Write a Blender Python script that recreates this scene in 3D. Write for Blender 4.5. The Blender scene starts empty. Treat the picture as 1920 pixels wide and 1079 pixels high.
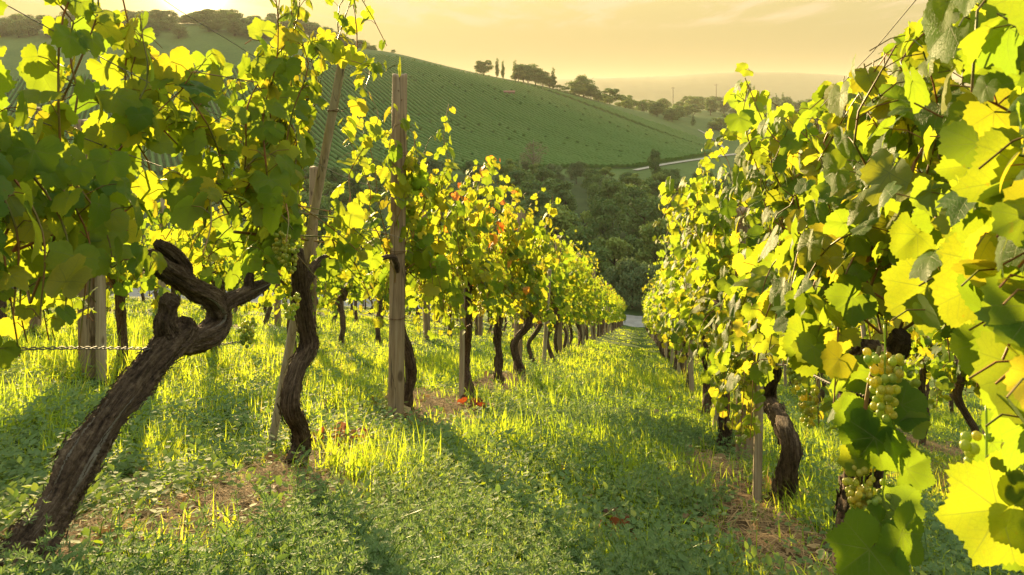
import bpy, math, random
import numpy as np
from math import radians as R, sin, cos, pi
from mathutils import Vector

rng = np.random.default_rng(11)
random.seed(11)
scene = bpy.context.scene
COL = scene.collection

# ------------------------------------------------------------------ camera, light, sky, exposure
F, YH, PW, PH = 1507.0, 185.0, 1920, 1079          # focal length / horizon line in photo pixels
cam = bpy.data.cameras.new('camera')
cam_o = bpy.data.objects.new('camera', cam)
COL.objects.link(cam_o)
cam.sensor_width = 36.0
cam.lens = 36.0 * F / PW
cam.shift_y = -((PH / 2) - YH) / PW                 # level camera with a shifted lens: verticals stay vertical
cam_o.rotation_euler = (R(90), 0, 0)
cam.clip_start = 0.05
cam.clip_end = 9000
cam.dof.use_dof = True
cam.dof.focus_distance = 3.6
cam.dof.aperture_fstop = 15.0
scene.camera = cam_o

SUN_AZ, SUN_EL = R(-21.6), R(7.6)
SUN_DIR = Vector((sin(SUN_AZ) * cos(SUN_EL), cos(SUN_AZ) * cos(SUN_EL), sin(SUN_EL)))
sun = bpy.data.lights.new('sun', 'SUN')
sun.energy = 5.0
sun.angle = R(0.5)
sun.color = (1.0, 0.73, 0.35)
sun_o = bpy.data.objects.new('sun', sun)
COL.objects.link(sun_o)
sun_o.rotation_euler = SUN_DIR.to_track_quat('Z', 'Y').to_euler()

scene.view_settings.view_transform = 'Standard'
scene.view_settings.look = 'None'
scene.view_settings.gamma = 1.0
scene.view_settings.exposure = 2.06

scene.render.engine = 'CYCLES'
cy = scene.cycles
cy.max_bounces = 9
cy.diffuse_bounces = 5
cy.glossy_bounces = 2
cy.transmission_bounces = 5
cy.transparent_max_bounces = 6
cy.volume_bounces = 0
cy.sample_clamp_indirect = 6.0
cy.use_denoising = True


class NT:
    """small helper round a node tree"""
    def __init__(self, tree):
        self.t = tree
        tree.nodes.clear()

    def n(self, kind, **kw):
        nd = self.t.nodes.new(kind)
        for k, v in kw.items():
            if k == 'ins':
                for a, b in v.items():
                    self.put(nd.inputs[a], b)
            else:
                setattr(nd, k, v)
        return nd

    def put(self, sock, v):
        if isinstance(v, bpy.types.NodeSocket):
            self.t.links.new(v, sock)
        elif v is not None:
            if isinstance(v, (tuple, list)) and len(v) == 3 and sock.type == 'RGBA':
                v = (*v, 1.0)
            sock.default_value = v

    def math(self, op, a, b=None, c=None, clamp=False):
        nd = self.n('ShaderNodeMath', operation=op, use_clamp=clamp)
        for i, v in enumerate((a, b, c)):
            if v is not None:
                self.put(nd.inputs[i], v)
        return nd.outputs[0]

    def mix(self, f, a, b, mode='MIX'):
        nd = self.n('ShaderNodeMix', data_type='RGBA', blend_type=mode)
        self.put(nd.inputs[0], f)
        self.put(nd.inputs[6], a)
        self.put(nd.inputs[7], b)
        return nd.outputs[2]

    def ramp(self, f, stops):
        nd = self.n('ShaderNodeValToRGB')
        els = nd.color_ramp.elements
        while len(els) < len(stops):
            els.new(0.5)
        for e, (p, c) in zip(els, stops):
            e.position = p
            e.color = (*c, 1.0) if len(c) == 3 else c
        self.put(nd.inputs[0], f)
        return nd.outputs[0]

    def maprange(self, v, a, b, c=0.0, d=1.0, smooth=False):
        nd = self.n('ShaderNodeMapRange', interpolation_type='SMOOTHSTEP' if smooth else 'LINEAR')
        for i, x in enumerate((v, a, b, c, d)):
            self.put(nd.inputs[i], x)
        return nd.outputs[0]

    def noise(self, vec, scale, detail=4.0, rough=0.55, dist=0.0):
        nd = self.n('ShaderNodeTexNoise')
        if vec is not None:
            self.put(nd.inputs['Vector'], vec)
        nd.inputs['Scale'].default_value = scale
        nd.inputs['Detail'].default_value = detail
        nd.inputs['Roughness'].default_value = rough
        nd.inputs['Distortion'].default_value = dist
        return nd.outputs[0]

    def mapping(self, vec, scale=(1, 1, 1), rot=(0, 0, 0), loc=(0, 0, 0)):
        nd = self.n('ShaderNodeMapping')
        self.put(nd.inputs[0], vec)
        nd.inputs['Location'].default_value = loc
        nd.inputs['Rotation'].default_value = rot
        nd.inputs['Scale'].default_value = scale
        return nd.outputs[0]


SKY_GAMMA, SKY_TINT, SKY_STRENGTH, CLOUD = 0.16, (1.0, 0.835, 0.37), 0.15, (1.55, 1.16, 0.72)
world = bpy.data.worlds.new('World')
scene.world = world
world.use_nodes = True
w = NT(world.node_tree)
sky = w.n('ShaderNodeTexSky', sky_type='NISHITA', sun_disc=False, sun_elevation=SUN_EL, sun_rotation=SUN_AZ,
          altitude=250.0, air_density=1.0, dust_density=3.0, ozone_density=1.0)
geo = w.n('ShaderNodeTexCoord')
sep = w.n('ShaderNodeSeparateXYZ', ins={0: geo.outputs['Generated']})
# thin streaky cloud veil: a noise on the direction projected to a flat layer
zc = w.math('MAXIMUM', sep.outputs[2], 0.02)
cx = w.math('DIVIDE', sep.outputs[0], zc)
cyy = w.math('DIVIDE', sep.outputs[1], zc)
comb = w.n('ShaderNodeCombineXYZ', ins={0: cx, 1: cyy})
cl = w.noise(w.mapping(comb.outputs[0], scale=(0.95, 0.26, 1)), 1.5, 8.0, 0.64, 0.5)
veil = w.maprange(cl, 0.43, 0.62, 0.0, 1.0, True)
veil = w.math('MULTIPLY', veil, w.maprange(sep.outputs[2], 0.082, 0.098, 0.0, 1.0, True))
soft = w.n('ShaderNodeGamma', ins={0: sky.outputs[0], 1: SKY_GAMMA})      # gamma flattens the sky gradient so the dome gives more fill
lift = w.maprange(sep.outputs[2], 0.0, 0.45, 0.475, 2.9, True)          # horizon band dimmed, upper dome brightened as added fill light
tint = w.mix(w.maprange(sep.outputs[2], 0.15, 0.6, 0.0, 1.0, True), SKY_TINT, (0.84, 0.90, 0.80))
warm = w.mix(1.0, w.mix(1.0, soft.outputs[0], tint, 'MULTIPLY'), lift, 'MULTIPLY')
dot = w.n('ShaderNodeVectorMath', operation='DOT_PRODUCT')
w.put(dot.inputs[0], geo.outputs['Generated'])
dot.inputs[1].default_value = SUN_DIR
dmx = w.math('MAXIMUM', dot.outputs['Value'], 0.0)
aur = w.math('POWER', dmx, 420.0)
aur2 = w.math('POWER', dmx, 4500.0)
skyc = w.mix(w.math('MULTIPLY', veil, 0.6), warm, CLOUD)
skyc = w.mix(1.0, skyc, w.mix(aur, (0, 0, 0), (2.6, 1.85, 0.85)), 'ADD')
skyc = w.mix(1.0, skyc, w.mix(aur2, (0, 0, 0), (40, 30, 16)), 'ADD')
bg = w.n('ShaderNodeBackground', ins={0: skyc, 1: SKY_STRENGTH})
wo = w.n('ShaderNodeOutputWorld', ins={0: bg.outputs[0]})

# ------------------------------------------------------------------ geometry of the place
VPX, VPY = 1198.0, 598.0
_a = math.atan((VPX - 960) / F)
TAN = (VPY - YH) / F * cos(_a)                     # fall of the vineyard per metre along the rows
SH = np.array([sin(_a), cos(_a), 0.0])             # along the rows (downhill)
LH = np.array([cos(_a), -sin(_a), 0.0])            # across the rows (to the right)
H0, CS, UEND = 0.69, 0.07, 61.0
ROW_L, ROW_R = -1.25, 0.52
ROWS = (-6.9, -5.05, -3.15, ROW_L, ROW_R, 2.3, 4.1)


def sstep(a, b, x):
    t = np.clip((np.asarray(x, float) - a) / (b - a), 0, 1)
    return t * t * (3 - 2 * t)


def bumps(u, l):
    b = 0.018 * np.sin(u * 2.1 + 1.3 * l) + 0.015 * np.sin(l * 3.7 - u * 1.1 + 1.0) + 0.008 * np.sin(u * 6.3 + l * 5.1)
    for r in ROWS:
        b = b + 0.045 * np.exp(-((l - r) / 0.28) ** 2)
    return b - 0.02


def soil_h(u, l):
    lc = np.clip(l, -10, 6)
    return -(H0 + CS * lc + 0.14 * sstep(0.9, 2.1, lc)) + bumps(u, l)


def z_near(u, l):
    ue = UEND + 1.5
    return -TAN * np.minimum(u, ue) + soil_h(u, l) - 0.15 * sstep(ue + 3.5, ue + 9, u)


# far terrain: control points (photo px, photo py or None, depth, z or None), thin plate spline over (azimuth, log distance)
CP = []
def cp(px, py, d, z=None):
    x = (px - 960) / F * d
    if z is None:
        z = (YH - py) / F * d
    CP.append((math.atan2(x, d), math.log(math.hypot(x, d)), z / math.hypot(x, d)))

for px, py, d in ((0, 62, 640), (200, 52, 640), (400, 46, 620), (550, 62, 590), (650, 90, 560), (740, 101, 540), (850, 127, 480),
                  (1000, 159, 430), (1040, 170, 420), (1150, 203, 415), (1330, 268, 390), (1420, 292, 380)):
    cp(px, py, d)
    if px < 1100:
        cp(px, None, d * 1.45, (YH - py) / F * d - 22)
for px, py, d in ((0, 335, 230), (300, 330, 230), (700, 322, 230), (850, 318, 232), (1000, 318, 235), (1190, 326, 240), (1340, 318, 262),
                  (1500, 318, 290), (1900, 318, 300)):
    cp(px, py, d)
for px in (0, 480, 960, 1440, 1920):
    cp(px, None, 90, -20.5)
    cp(px, None, 130, -22.3)
    cp(px, None, 180, -22.8)
    cp(px, None, 62, -17.6)
for px, py, d in ((760, 225, 330), (600, 200, 345), (950, 250, 310), (1150, 262, 320), (300, 190, 380)):
    cp(px, py, d)
for px, z in ((1250, -9), (1450, -10), (1650, -10), (1900, -10)):
    cp(px, None, 560, z)
    cp(px, None, 720, z + 1.5)
for px in (0, 480, 960, 1440, 1920):
    cp(px, None, 1500, -20)
    cp(px, None, 2200, -25)
for px, py in ((0, 150), (500, 150), (900, 152), (1000, 152), (1120, 149), (1250, 146), (1330, 140), (1420, 137), (1500, 139), (1570, 142), (1700, 150), (1920, 150)):
    cp(px, py, 2900)
    cp(px, None, 4000, 40)
_c = np.array(CP)
_X = _c[:, :2] * np.array([1.6, 1.0])
def _U(r2):
    return np.where(r2 > 1e-12, r2 * np.log(np.maximum(r2, 1e-12)) * 0.5, 0.0)
_d2 = ((_X[:, None] - _X[None]) ** 2).sum(-1)
_n = len(_X)
_A = np.zeros((_n + 3, _n + 3))
_A[:_n, :_n] = _U(_d2) + 1e-5 * np.eye(_n)
_A[:_n, _n] = 1
_A[:_n, _n + 1:] = _X
_A[_n:, :_n] = _A[:_n, _n:].T
_w = np.linalg.solve(_A, np.concatenate([_c[:, 2], np.zeros(3)]))


def z_far(x, y):
    x = np.asarray(x, float)
    y = np.asarray(y, float)
    rho = np.maximum(np.hypot(x, y), 1.0)
    az = np.clip(np.arctan2(x, y), -0.72, 0.72)
    q = np.stack([az * 1.6, np.log(np.clip(rho, 55, 3900))], -1)
    d2 = ((q[..., None, :] - _X) ** 2).sum(-1)
    t = _U(d2) @ _w[:_n] + _w[_n] + q @ _w[_n + 1:]
    return t * np.clip(rho, 0, 3900)


def ground_z(x, y):
    x = np.asarray(x, float)
    y = np.asarray(y, float)
    u = x * SH[0] + y * SH[1]
    l = x * LH[0] + y * LH[1]
    zn = z_near(u, l)
    k = sstep(UEND + 8, UEND + 30, u)
    out = zn.copy() if hasattr(zn, 'copy') else zn
    m = k > 0
    if np.any(m):
        if np.ndim(out) == 0:
            return zn * (1 - k) + z_far(x, y) * k
        out[m] = zn[m] * (1 - k[m]) + z_far(x[m], y[m]) * k[m]
    return out


def ul(u, l, c=0.0):
    """point at u along the rows, l across, c above the soil"""
    p = SH * u + LH * l
    return np.array([p[0], p[1], float(ground_z(p[0], p[1])) + c])


def at(px, py, d):
    """point seen at photo pixel (px, py) at depth d"""
    return np.array([(px - 960) / F * d, d, (YH - py) / F * d])


def on_ground(px, py, far=False):
    """first ground point under a photo pixel"""
    lo = 0.3
    ds = np.geomspace(60.0 if far else 0.4, 3000, 4000)
    X = (px - 960) / F * ds
    Z = (YH - py) / F * ds
    g = ground_z(X, ds)
    i = int(np.argmax(Z <= g))
    return np.array([X[i], ds[i], float(g[i])])


def to_px(p):
    return 960 + F * p[..., 0] / p[..., 1], YH - F * p[..., 2] / p[..., 1]


def to_ul(p):
    return float(p[0] * SH[0] + p[1] * SH[1]), float(p[0] * LH[0] + p[1] * LH[1])


# ------------------------------------------------------------------ mesh helpers
def mesh(name, V, quads=None, tris=None, mats=(), uv=None, uv2=None, smooth=True, midx=None):
    V = np.asarray(V, np.float32)
    quads = np.zeros((0, 4), np.int32) if quads is None else np.asarray(quads, np.int32).reshape(-1, 4)
    tris = np.zeros((0, 3), np.int32) if tris is None else np.asarray(tris, np.int32).reshape(-1, 3)
    me = bpy.data.meshes.new(name)
    me.vertices.add(len(V))
    me.vertices.foreach_set('co', V.ravel())
    nl = quads.size + tris.size
    nf = len(quads) + len(tris)
    idx = np.concatenate([quads.ravel(), tris.ravel()]).astype(np.int32)
    me.loops.add(nl)
    me.loops.foreach_set('vertex_index', idx)
    me.polygons.add(nf)
    start = np.concatenate([np.arange(len(quads)) * 4, quads.size + np.arange(len(tris)) * 3]).astype(np.int32)
    me.polygons.foreach_set('loop_start', start)
    for m in (mats if isinstance(mats, (list, tuple)) else [mats]):
        me.materials.append(m)
    if midx is not None:
        me.polygons.foreach_set('material_index', np.asarray(midx, np.int32))
    me.update(calc_edges=True)
    me.polygons.foreach_set('use_smooth', np.full(nf, bool(smooth)))
    for nm, d in (('UVMap', uv), ('rnd', uv2)):
        if d is not None:
            lay = me.uv_layers.new(name=nm)
            lay.data.foreach_set('uv', np.asarray(d, np.float32)[idx].ravel())
    me.validate()
    return me


def link(name, me, parent=None, loc=None):
    o = bpy.data.objects.new(name, me)
    COL.objects.link(o)
    if parent is not None:
        o.parent = parent
    if loc is not None:
        o.location = loc
    return o


def tag(o, label=None, cat=None, group=None, kind=None):
    if label:
        o['label'] = label
    if cat:
        o['category'] = cat
    if group:
        o['group'] = group
    if kind:
        o['kind'] = kind
    return o


def empty(name, loc, label=None, cat=None, group=None):
    o = bpy.data.objects.new(name, None)
    o.empty_display_size = 0.1
    COL.objects.link(o)
    o.location = loc
    return tag(o, label, cat, group)


class MB:
    """collects pieces into one mesh"""
    def __init__(self):
        self.V, self.Q, self.T, self.U, self.U2 = [], [], [], [], []
        self.n = 0

    def add(self, V, Q=None, T=None, uv=None, uv2=None):
        V = np.asarray(V, np.float32)
        self.V.append(V)
        if Q is not None and len(Q):
            self.Q.append(np.asarray(Q, np.int32) + self.n)
        if T is not None and len(T):
            self.T.append(np.asarray(T, np.int32) + self.n)
        self.U.append(np.zeros((len(V), 2), np.float32) if uv is None else np.asarray(uv, np.float32))
        self.U2.append(np.full((len(V), 2), 0.5, np.float32) if uv2 is None else np.asarray(uv2, np.float32))
        self.n += len(V)
        return self

    def mesh(self, name, mats, smooth=True):
        q = np.concatenate(self.Q) if self.Q else None
        t = np.concatenate(self.T) if self.T else None
        return mesh(name, np.concatenate(self.V), q, t, mats, np.concatenate(self.U), np.concatenate(self.U2), smooth)


def unit(v):
    v = np.asarray(v, float)
    return v / np.maximum(np.linalg.norm(v, axis=-1, keepdims=True), 1e-9)


def tube(path, rad, nr=8, bark=0.0, seed=0, caps=True, ridges=6):
    """tube along a path (k,3) with radii (k); bark > 0 roughens it with long ridges"""
    path = np.asarray(path, float)
    k = len(path)
    rad = np.broadcast_to(np.asarray(rad, float), (k,))
    tg = unit(np.gradient(path, axis=0))
    ref = np.array([1.0, 0.2, 0.1]) if abs(tg[0][0]) < 0.8 else np.array([0.1, 1.0, 0.2])
    a = unit(np.cross(tg[0], ref))
    A, B = [], []
    for i in range(k):
        a = unit(a - tg[i] * np.dot(a, tg[i]))
        A.append(a)
        B.append(np.cross(tg[i], a))
    A, B = np.array(A), np.array(B)
    th = np.linspace(0, 2 * pi, nr, endpoint=False)
    s = np.concatenate([[0], np.cumsum(np.linalg.norm(np.diff(path, axis=0), axis=1))])
    rr = np.ones((k, nr)) * rad[:, None]
    if bark > 0:
        g = np.random.default_rng(seed + 77)
        ph = g.uniform(0, 6.28, 12)
        S = s[:, None]
        T = th[None]
        tw = T + 1.2 * S + 0.5 * np.sin(S * 7 + ph[0])
        f = 0.55 * np.sin(ridges * tw + 1.4 * np.sin(S * 13 + ph[1])) + 0.35 * np.sin((2 * ridges + 1) * tw + ph[2] + 2 * np.sin(S * 21 + ph[3]))
        f += 0.7 * np.sin(S * 17 + ph[4]) * np.sin(T + ph[5]) + 0.6 * np.sin(S * 33 + ph[6] + 2 * np.sin(T + ph[7]))
        f += g.normal(0, 0.35, (k, nr))
        rr = rr * (1 + bark * f)
    P = path[:, None] + rr[..., None] * (np.cos(th)[None, :, None] * A[:, None] + np.sin(th)[None, :, None] * B[:, None])
    V = P.reshape(-1, 3)
    i = np.arange(k - 1)[:, None] * nr
    j = np.arange(nr)[None]
    j2 = (j + 1) % nr
    Q = np.stack([i + j, i + j2, i + nr + j2, i + nr + j], -1).reshape(-1, 4)
    uv = np.stack([np.tile(th / (2 * pi), k), np.repeat(s, nr)], -1)
    Tt = []
    if caps:
        n0 = len(V)
        V = np.concatenate([V, path[:1], path[-1:]])
        uv = np.concatenate([uv, [[0, 0]], [[0, s[-1]]]])
        jj = np.arange(nr)
        j2 = (jj + 1) % nr
        Tt = np.concatenate([np.stack([np.full(nr, n0), j2, jj], -1), np.stack([np.full(nr, n0 + 1), (k - 1) * nr + jj, (k - 1) * nr + j2], -1)])
    return V, Q, Tt, uv


def curve(pts, n):
    """Catmull-Rom through pts"""
    P = np.asarray(pts, float)
    P = np.concatenate([2 * P[:1] - P[1:2], P, 2 * P[-1:] - P[-2:-1]])
    m = len(P) - 3
    t = np.linspace(0, m - 1e-6, n)
    i = t.astype(int)
    f = (t - i)[:, None]
    p0, p1, p2, p3 = P[i], P[i + 1], P[i + 2], P[i + 3]
    return 0.5 * (2 * p1 + (p2 - p0) * f + (2 * p0 - 5 * p1 + 4 * p2 - p3) * f ** 2 + (3 * p1 - p0 - 3 * p2 + p3) * f ** 3)


def box(c, s, rz=0.0):
    c = np.asarray(c, float)
    v = np.array([[x, y, z] for x in (-.5, .5) for y in (-.5, .5) for z in (-.5, .5)]) * np.asarray(s, float)
    cr, sr = cos(rz), sin(rz)
    v = np.stack([v[:, 0] * cr - v[:, 1] * sr, v[:, 0] * sr + v[:, 1] * cr, v[:, 2]], -1) + c
    q = [(0, 1, 3, 2), (4, 6, 7, 5), (0, 4, 5, 1), (2, 3, 7, 6), (0, 2, 6, 4), (1, 5, 7, 3)]
    return v, q


def scatter(mb, tmpl, pos, tip, nrm, size, rnd):
    """copies of leaf template into mb; tip = direction of the leaf's long axis, nrm = its face"""
    TV, TQ, TT, TU = tmpl
    n = len(pos)
    if n == 0:
        return
    tip = unit(tip)
    nrm = unit(nrm - tip * (nrm * tip).sum(-1, keepdims=True))
    sx = np.cross(tip, nrm)
    M = np.stack([sx, tip, nrm], -1) * np.asarray(size)[:, None, None]
    V = np.einsum('nij,vj->nvi', M, TV) + pos[:, None]
    k = len(TV)
    off = (np.arange(n) * k)[:, None, None]
    Q = (np.asarray(TQ, int).reshape(-1, 4)[None] + off).reshape(-1, 4) if len(TQ) else None
    T = (np.asarray(TT, int).reshape(-1, 3)[None] + off).reshape(-1, 3) if len(TT) else None
    mb.add(V.reshape(-1, 3), Q, T, np.tile(TU, (n, 1)), np.repeat(rnd, k, axis=0))


# ------------------------------------------------------------------ materials
def mat(name):
    m = bpy.data.materials.new(name)
    m.use_nodes = True
    return m, NT(m.node_tree)


def finish(t, surf, disp=None):
    o = t.n('ShaderNodeOutputMaterial')
    t.put(o.inputs[0], surf)


def leaf_material(name, veins, stops, tstops, back, trans=0.5, rough=0.42, spot=0.0, spec=0.45):
    m, t = mat(name)
    uvr = t.n('ShaderNodeUVMap', uv_map='rnd')
    sr = t.n('ShaderNodeSeparateXYZ', ins={0: uvr.outputs[0]})
    r, age = sr.outputs[0], sr.outputs[1]
    geo = t.n('ShaderNodeNewGeometry')
    tc = t.n('ShaderNodeTexCoord')
    nz = t.noise(tc.outputs['Object'], 38.0, 4.0, 0.6)
    fac = t.math('ADD', r, t.math('MULTIPLY', t.math('SUBTRACT', nz, 0.5), 0.30), clamp=True)
    colr = t.ramp(fac, stops)
    tcol = t.ramp(fac, tstops)
    bump_h = None
    if veins:
        uv = t.n('ShaderNodeUVMap', uv_map='UVMap')
        su = t.n('ShaderNodeSeparateXYZ', ins={0: uv.outputs[0]})
        x, y = su.outputs[0], su.outputs[1]
        best = None
        for k, ang in enumerate((0, 44, -44, 88, -88)):
            sa, ca = sin(R(ang)), cos(R(ang))
            d = t.math('ADD', t.math('MULTIPLY', x, sa), t.math('MULTIPLY', y, ca))
            cr = t.math('ABSOLUTE', t.math('SUBTRACT', t.math('MULTIPLY', x, ca), t.math('MULTIPLY', y, sa)))
            wd = t.math('MAXIMUM', t.math('MULTIPLY_ADD', d, -0.020, 0.024), 0.006)
            v = t.math('SUBTRACT', 1.0, t.math('DIVIDE', cr, wd), clamp=True)
            v = t.math('MULTIPLY', v, t.math('GREATER_THAN', d, 0.0))
            # side veins inside this lobe
            ph = t.math('FRACT', t.math('SUBTRACT', t.math('MULTIPLY', d, 6.5), t.math('MULTIPLY', cr, 5.2)))
            sv = t.math('SUBTRACT', 1.0, t.math('DIVIDE', t.math('ABSOLUTE', t.math('SUBTRACT', ph, 0.5)), 0.075), clamp=True)
            lim = t.math('LESS_THAN', cr, t.math('MULTIPLY', d, 0.40))
            sv = t.math('MULTIPLY', t.math('MULTIPLY', sv, lim), 0.45)
            v = t.math('MAXIMUM', v, sv)
            best = v if best is None else t.math('MAXIMUM', best, v)
        fine = t.n('ShaderNodeTexVoronoi', feature='DISTANCE_TO_EDGE')
        t.put(fine.inputs['Vector'], uv.outputs[0])
        fine.inputs['Scale'].default_value = 15.0
        net = t.math('SUBTRACT', 1.0, t.math('DIVIDE', fine.outputs[0], 0.06), clamp=True)
        colr = t.mix(t.math('MULTIPLY', best, 0.8), colr, (0.28, 0.32, 0.10))
        tcol = t.mix(t.math('MULTIPLY', t.math('MAXIMUM', best, t.math('MULTIPLY', net, 0.35)), 0.7), tcol, (0.13, 0.17, 0.02))
        bump_h = t.math('ADD', t.math('MULTIPLY', best, -0.7), t.math('MULTIPLY', net, -0.25))
        bump_h = t.math('ADD', bump_h, t.math('MULTIPLY', nz, 0.6))
    if spot > 0:
        sp = t.noise(tc.outputs['Object'], 90.0, 3.0, 0.7)
        sm = t.math('MULTIPLY', t.maprange(sp, 0.62, 0.72, 0, 1, True), t.maprange(age, 0.72, 1.0, 0.0, spot))
        colr = t.mix(sm, colr, (0.30, 0.12, 0.02))
        tcol = t.mix(sm, tcol, (0.40, 0.13, 0.01))
    back_c = t.mix(0.72, colr, back)
    colf = t.mix(geo.outputs['Backfacing'], colr, back_c)
    p = t.n('ShaderNodeBsdfPrincipled', ins={'Base Color': colf, 'Roughness': t.math('ADD', rough, t.math('MULTIPLY', geo.outputs['Backfacing'], 0.3)),
                                              'Specular IOR Level': spec})
    tr = t.n('ShaderNodeBsdfTranslucent', ins={0: tcol})
    if bump_h is not None:
        b = t.n('ShaderNodeBump', ins={'Height': bump_h})
        b.inputs['Strength'].default_value = 0.45
        b.inputs['Distance'].default_value = 0.004
        t.put(p.inputs['Normal'], b.outputs[0])
    mx = t.n('ShaderNodeMixShader', ins={0: trans})
    t.put(mx.inputs[1], p.outputs[0])
    t.put(mx.inputs[2], tr.outputs[0])
    finish(t, mx.outputs[0])
    return m


VINE_ST = [(0.0, (0.030, 0.085, 0.014)), (0.45, (0.060, 0.135, 0.016)), (0.8, (0.12, 0.19, 0.018)), (1.0, (0.24, 0.25, 0.02))]
VINE_TR = [(0.0, (0.195, 0.32, 0.015)), (0.45, (0.295, 0.395, 0.016)), (0.8, (0.42, 0.43, 0.017)), (1.0, (0.52, 0.44, 0.02))]
M_LEAF_NEAR = leaf_material('vine_leaf_near', True, VINE_ST, VINE_TR, (0.16, 0.205, 0.10), 0.60, 0.5, 0.5, 0.14)
M_LEAF = leaf_material('vine_leaf', False, VINE_ST, VINE_TR, (0.16, 0.205, 0.10), 0.59, 0.55, 0.0, 0.14)
M_RED = leaf_material('autumn_leaf', False, [(0, (0.30, 0.04, 0.012)), (0.5, (0.42, 0.09, 0.015)), (1, (0.48, 0.20, 0.02))],
                      [(0, (0.70, 0.09, 0.01)), (0.5, (0.85, 0.22, 0.02)), (1, (0.85, 0.42, 0.03))], (0.36, 0.16, 0.08), 0.5)
M_DEAD = leaf_material('fallen_leaf', False, [(0, (0.10, 0.035, 0.018)), (0.5, (0.21, 0.055, 0.02)), (1, (0.27, 0.12, 0.045))],
                       [(0, (0.15, 0.03, 0.01)), (0.5, (0.30, 0.055, 0.012)), (1, (0.35, 0.14, 0.03))], (0.30, 0.13, 0.06), 0.4, 0.7)
M_GRASS = leaf_material('grass_blade', False, [(0, (0.05, 0.125, 0.014)), (0.5, (0.095, 0.195, 0.02)), (0.86, (0.16, 0.24, 0.026)), (1.0, (0.32, 0.27, 0.09))],
                        [(0, (0.35, 0.52, 0.022)), (0.5, (0.56, 0.68, 0.028)), (0.86, (0.72, 0.73, 0.034)), (1.0, (0.58, 0.48, 0.12))], (0.10, 0.18, 0.025), 0.58, 0.45)
M_WEED = leaf_material('bedstraw_leaf', False, [(0, (0.055, 0.125, 0.04)), (0.6, (0.095, 0.18, 0.06)), (1.0, (0.19, 0.24, 0.09))],
                       [(0, (0.22, 0.38, 0.05)), (0.6, (0.36, 0.50, 0.07)), (1.0, (0.5, 0.55, 0.10))], (0.13, 0.20, 0.08), 0.42, 0.42)
M_HERB = leaf_material('herb_leaf', False, [(0, (0.035, 0.10, 0.02)), (0.6, (0.07, 0.15, 0.025)), (1.0, (0.14, 0.20, 0.03))],
                       [(0, (0.2, 0.36, 0.02)), (0.6, (0.36, 0.48, 0.02)), (1.0, (0.5, 0.54, 0.03))], (0.12, 0.19, 0.07), 0.42, 0.45)
M_STRAW = leaf_material('dry_straw', False, [(0, (0.16, 0.10, 0.045)), (0.6, (0.30, 0.20, 0.09)), (1.0, (0.45, 0.34, 0.17))],
                        [(0, (0.2, 0.1, 0.03)), (0.6, (0.4, 0.24, 0.08)), (1.0, (0.5, 0.36, 0.15))], (0.30, 0.2, 0.1), 0.25, 0.7)


def tree_leaf(name, a, b, ta, tb):
    return leaf_material(name, False, [(0, a), (1, b)], [(0, ta), (1, tb)], b, 0.35, 0.6, 0.0, 0.25)


M_TREE = tree_leaf('tree_leaf', (0.042, 0.096, 0.024), (0.15, 0.235, 0.06), (0.06, 0.11, 0.016), (0.16, 0.24, 0.03))
M_TREE_Y = tree_leaf('tree_leaf_light', (0.085, 0.155, 0.034), (0.25, 0.32, 0.07), (0.10, 0.16, 0.016), (0.24, 0.30, 0.03))
M_TREE_G = tree_leaf('willow_leaf', (0.06, 0.11, 0.045), (0.15, 0.21, 0.09), (0.08, 0.13, 0.03), (0.18, 0.24, 0.05))
M_TREE_P = tree_leaf('pale_leaf', (0.10, 0.10, 0.055), (0.17, 0.155, 0.08), (0.14, 0.13, 0.05), (0.22, 0.2, 0.08))
M_HILLROW = tree_leaf('hill_vine_leaf', (0.034, 0.100, 0.020), (0.085, 0.175, 0.03), (0.05, 0.14, 0.012), (0.12, 0.24, 0.02))


def bark_material(name, dark, mid, light, streak=0.0):
    m, t = mat(name)
    uv = t.n('ShaderNodeUVMap', uv_map='UVMap')
    tc = t.n('ShaderNodeTexCoord')
    vec = t.mapping(uv.outputs[0], scale=(9.0, 5.0, 1))
    n1 = t.noise(vec, 2.4, 9.0, 0.72, 0.8)
    n2 = t.noise(tc.outputs['Object'], 70.0, 6.0, 0.7)
    c = t.ramp(t.math('ADD', t.math('MULTIPLY', n1, 0.7), t.math('MULTIPLY', n2, 0.3)), [(0.38, dark), (0.5, mid), (0.62, light)])
    if streak > 0:
        sv = t.noise(t.mapping(uv.outputs[0], scale=(6.5, 1.6, 1), loc=(3.1, 0.4, 0)), 1.7, 3.0, 0.5, 0.2)
        c = t.mix(t.math('MULTIPLY', t.maprange(sv, 0.64, 0.69, 0, 1, True), streak), c, (0.36, 0.33, 0.29))
    b = t.n('ShaderNodeBump', ins={'Height': t.math('ADD', n1, t.math('MULTIPLY', n2, .35))})
    b.inputs['Strength'].default_value = 1.0
    b.inputs['Distance'].default_value = 0.03
    p = t.n('ShaderNodeBsdfPrincipled', ins={'Base Color': c, 'Roughness': 0.85, 'Specular IOR Level': 0.25, 'Normal': b.outputs[0]})
    finish(t, p.outputs[0])
    return m


M_BARK = bark_material('vine_bark', (0.022, 0.014, 0.010), (0.11, 0.07, 0.046), (0.24, 0.17, 0.12))
M_BARK_OLD = bark_material('old_vine_bark', (0.022, 0.014, 0.010), (0.125, 0.083, 0.057), (0.27, 0.20, 0.145), 0.85)
M_TRUNK = bark_material('tree_bark', (0.03, 0.022, 0.015), (0.07, 0.05, 0.035), (0.13, 0.10, 0.07))
M_PALEBARK = bark_material('pale_branch_bark', (0.12, 0.10, 0.07), (0.2, 0.17, 0.12), (0.3, 0.26, 0.2))


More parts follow.
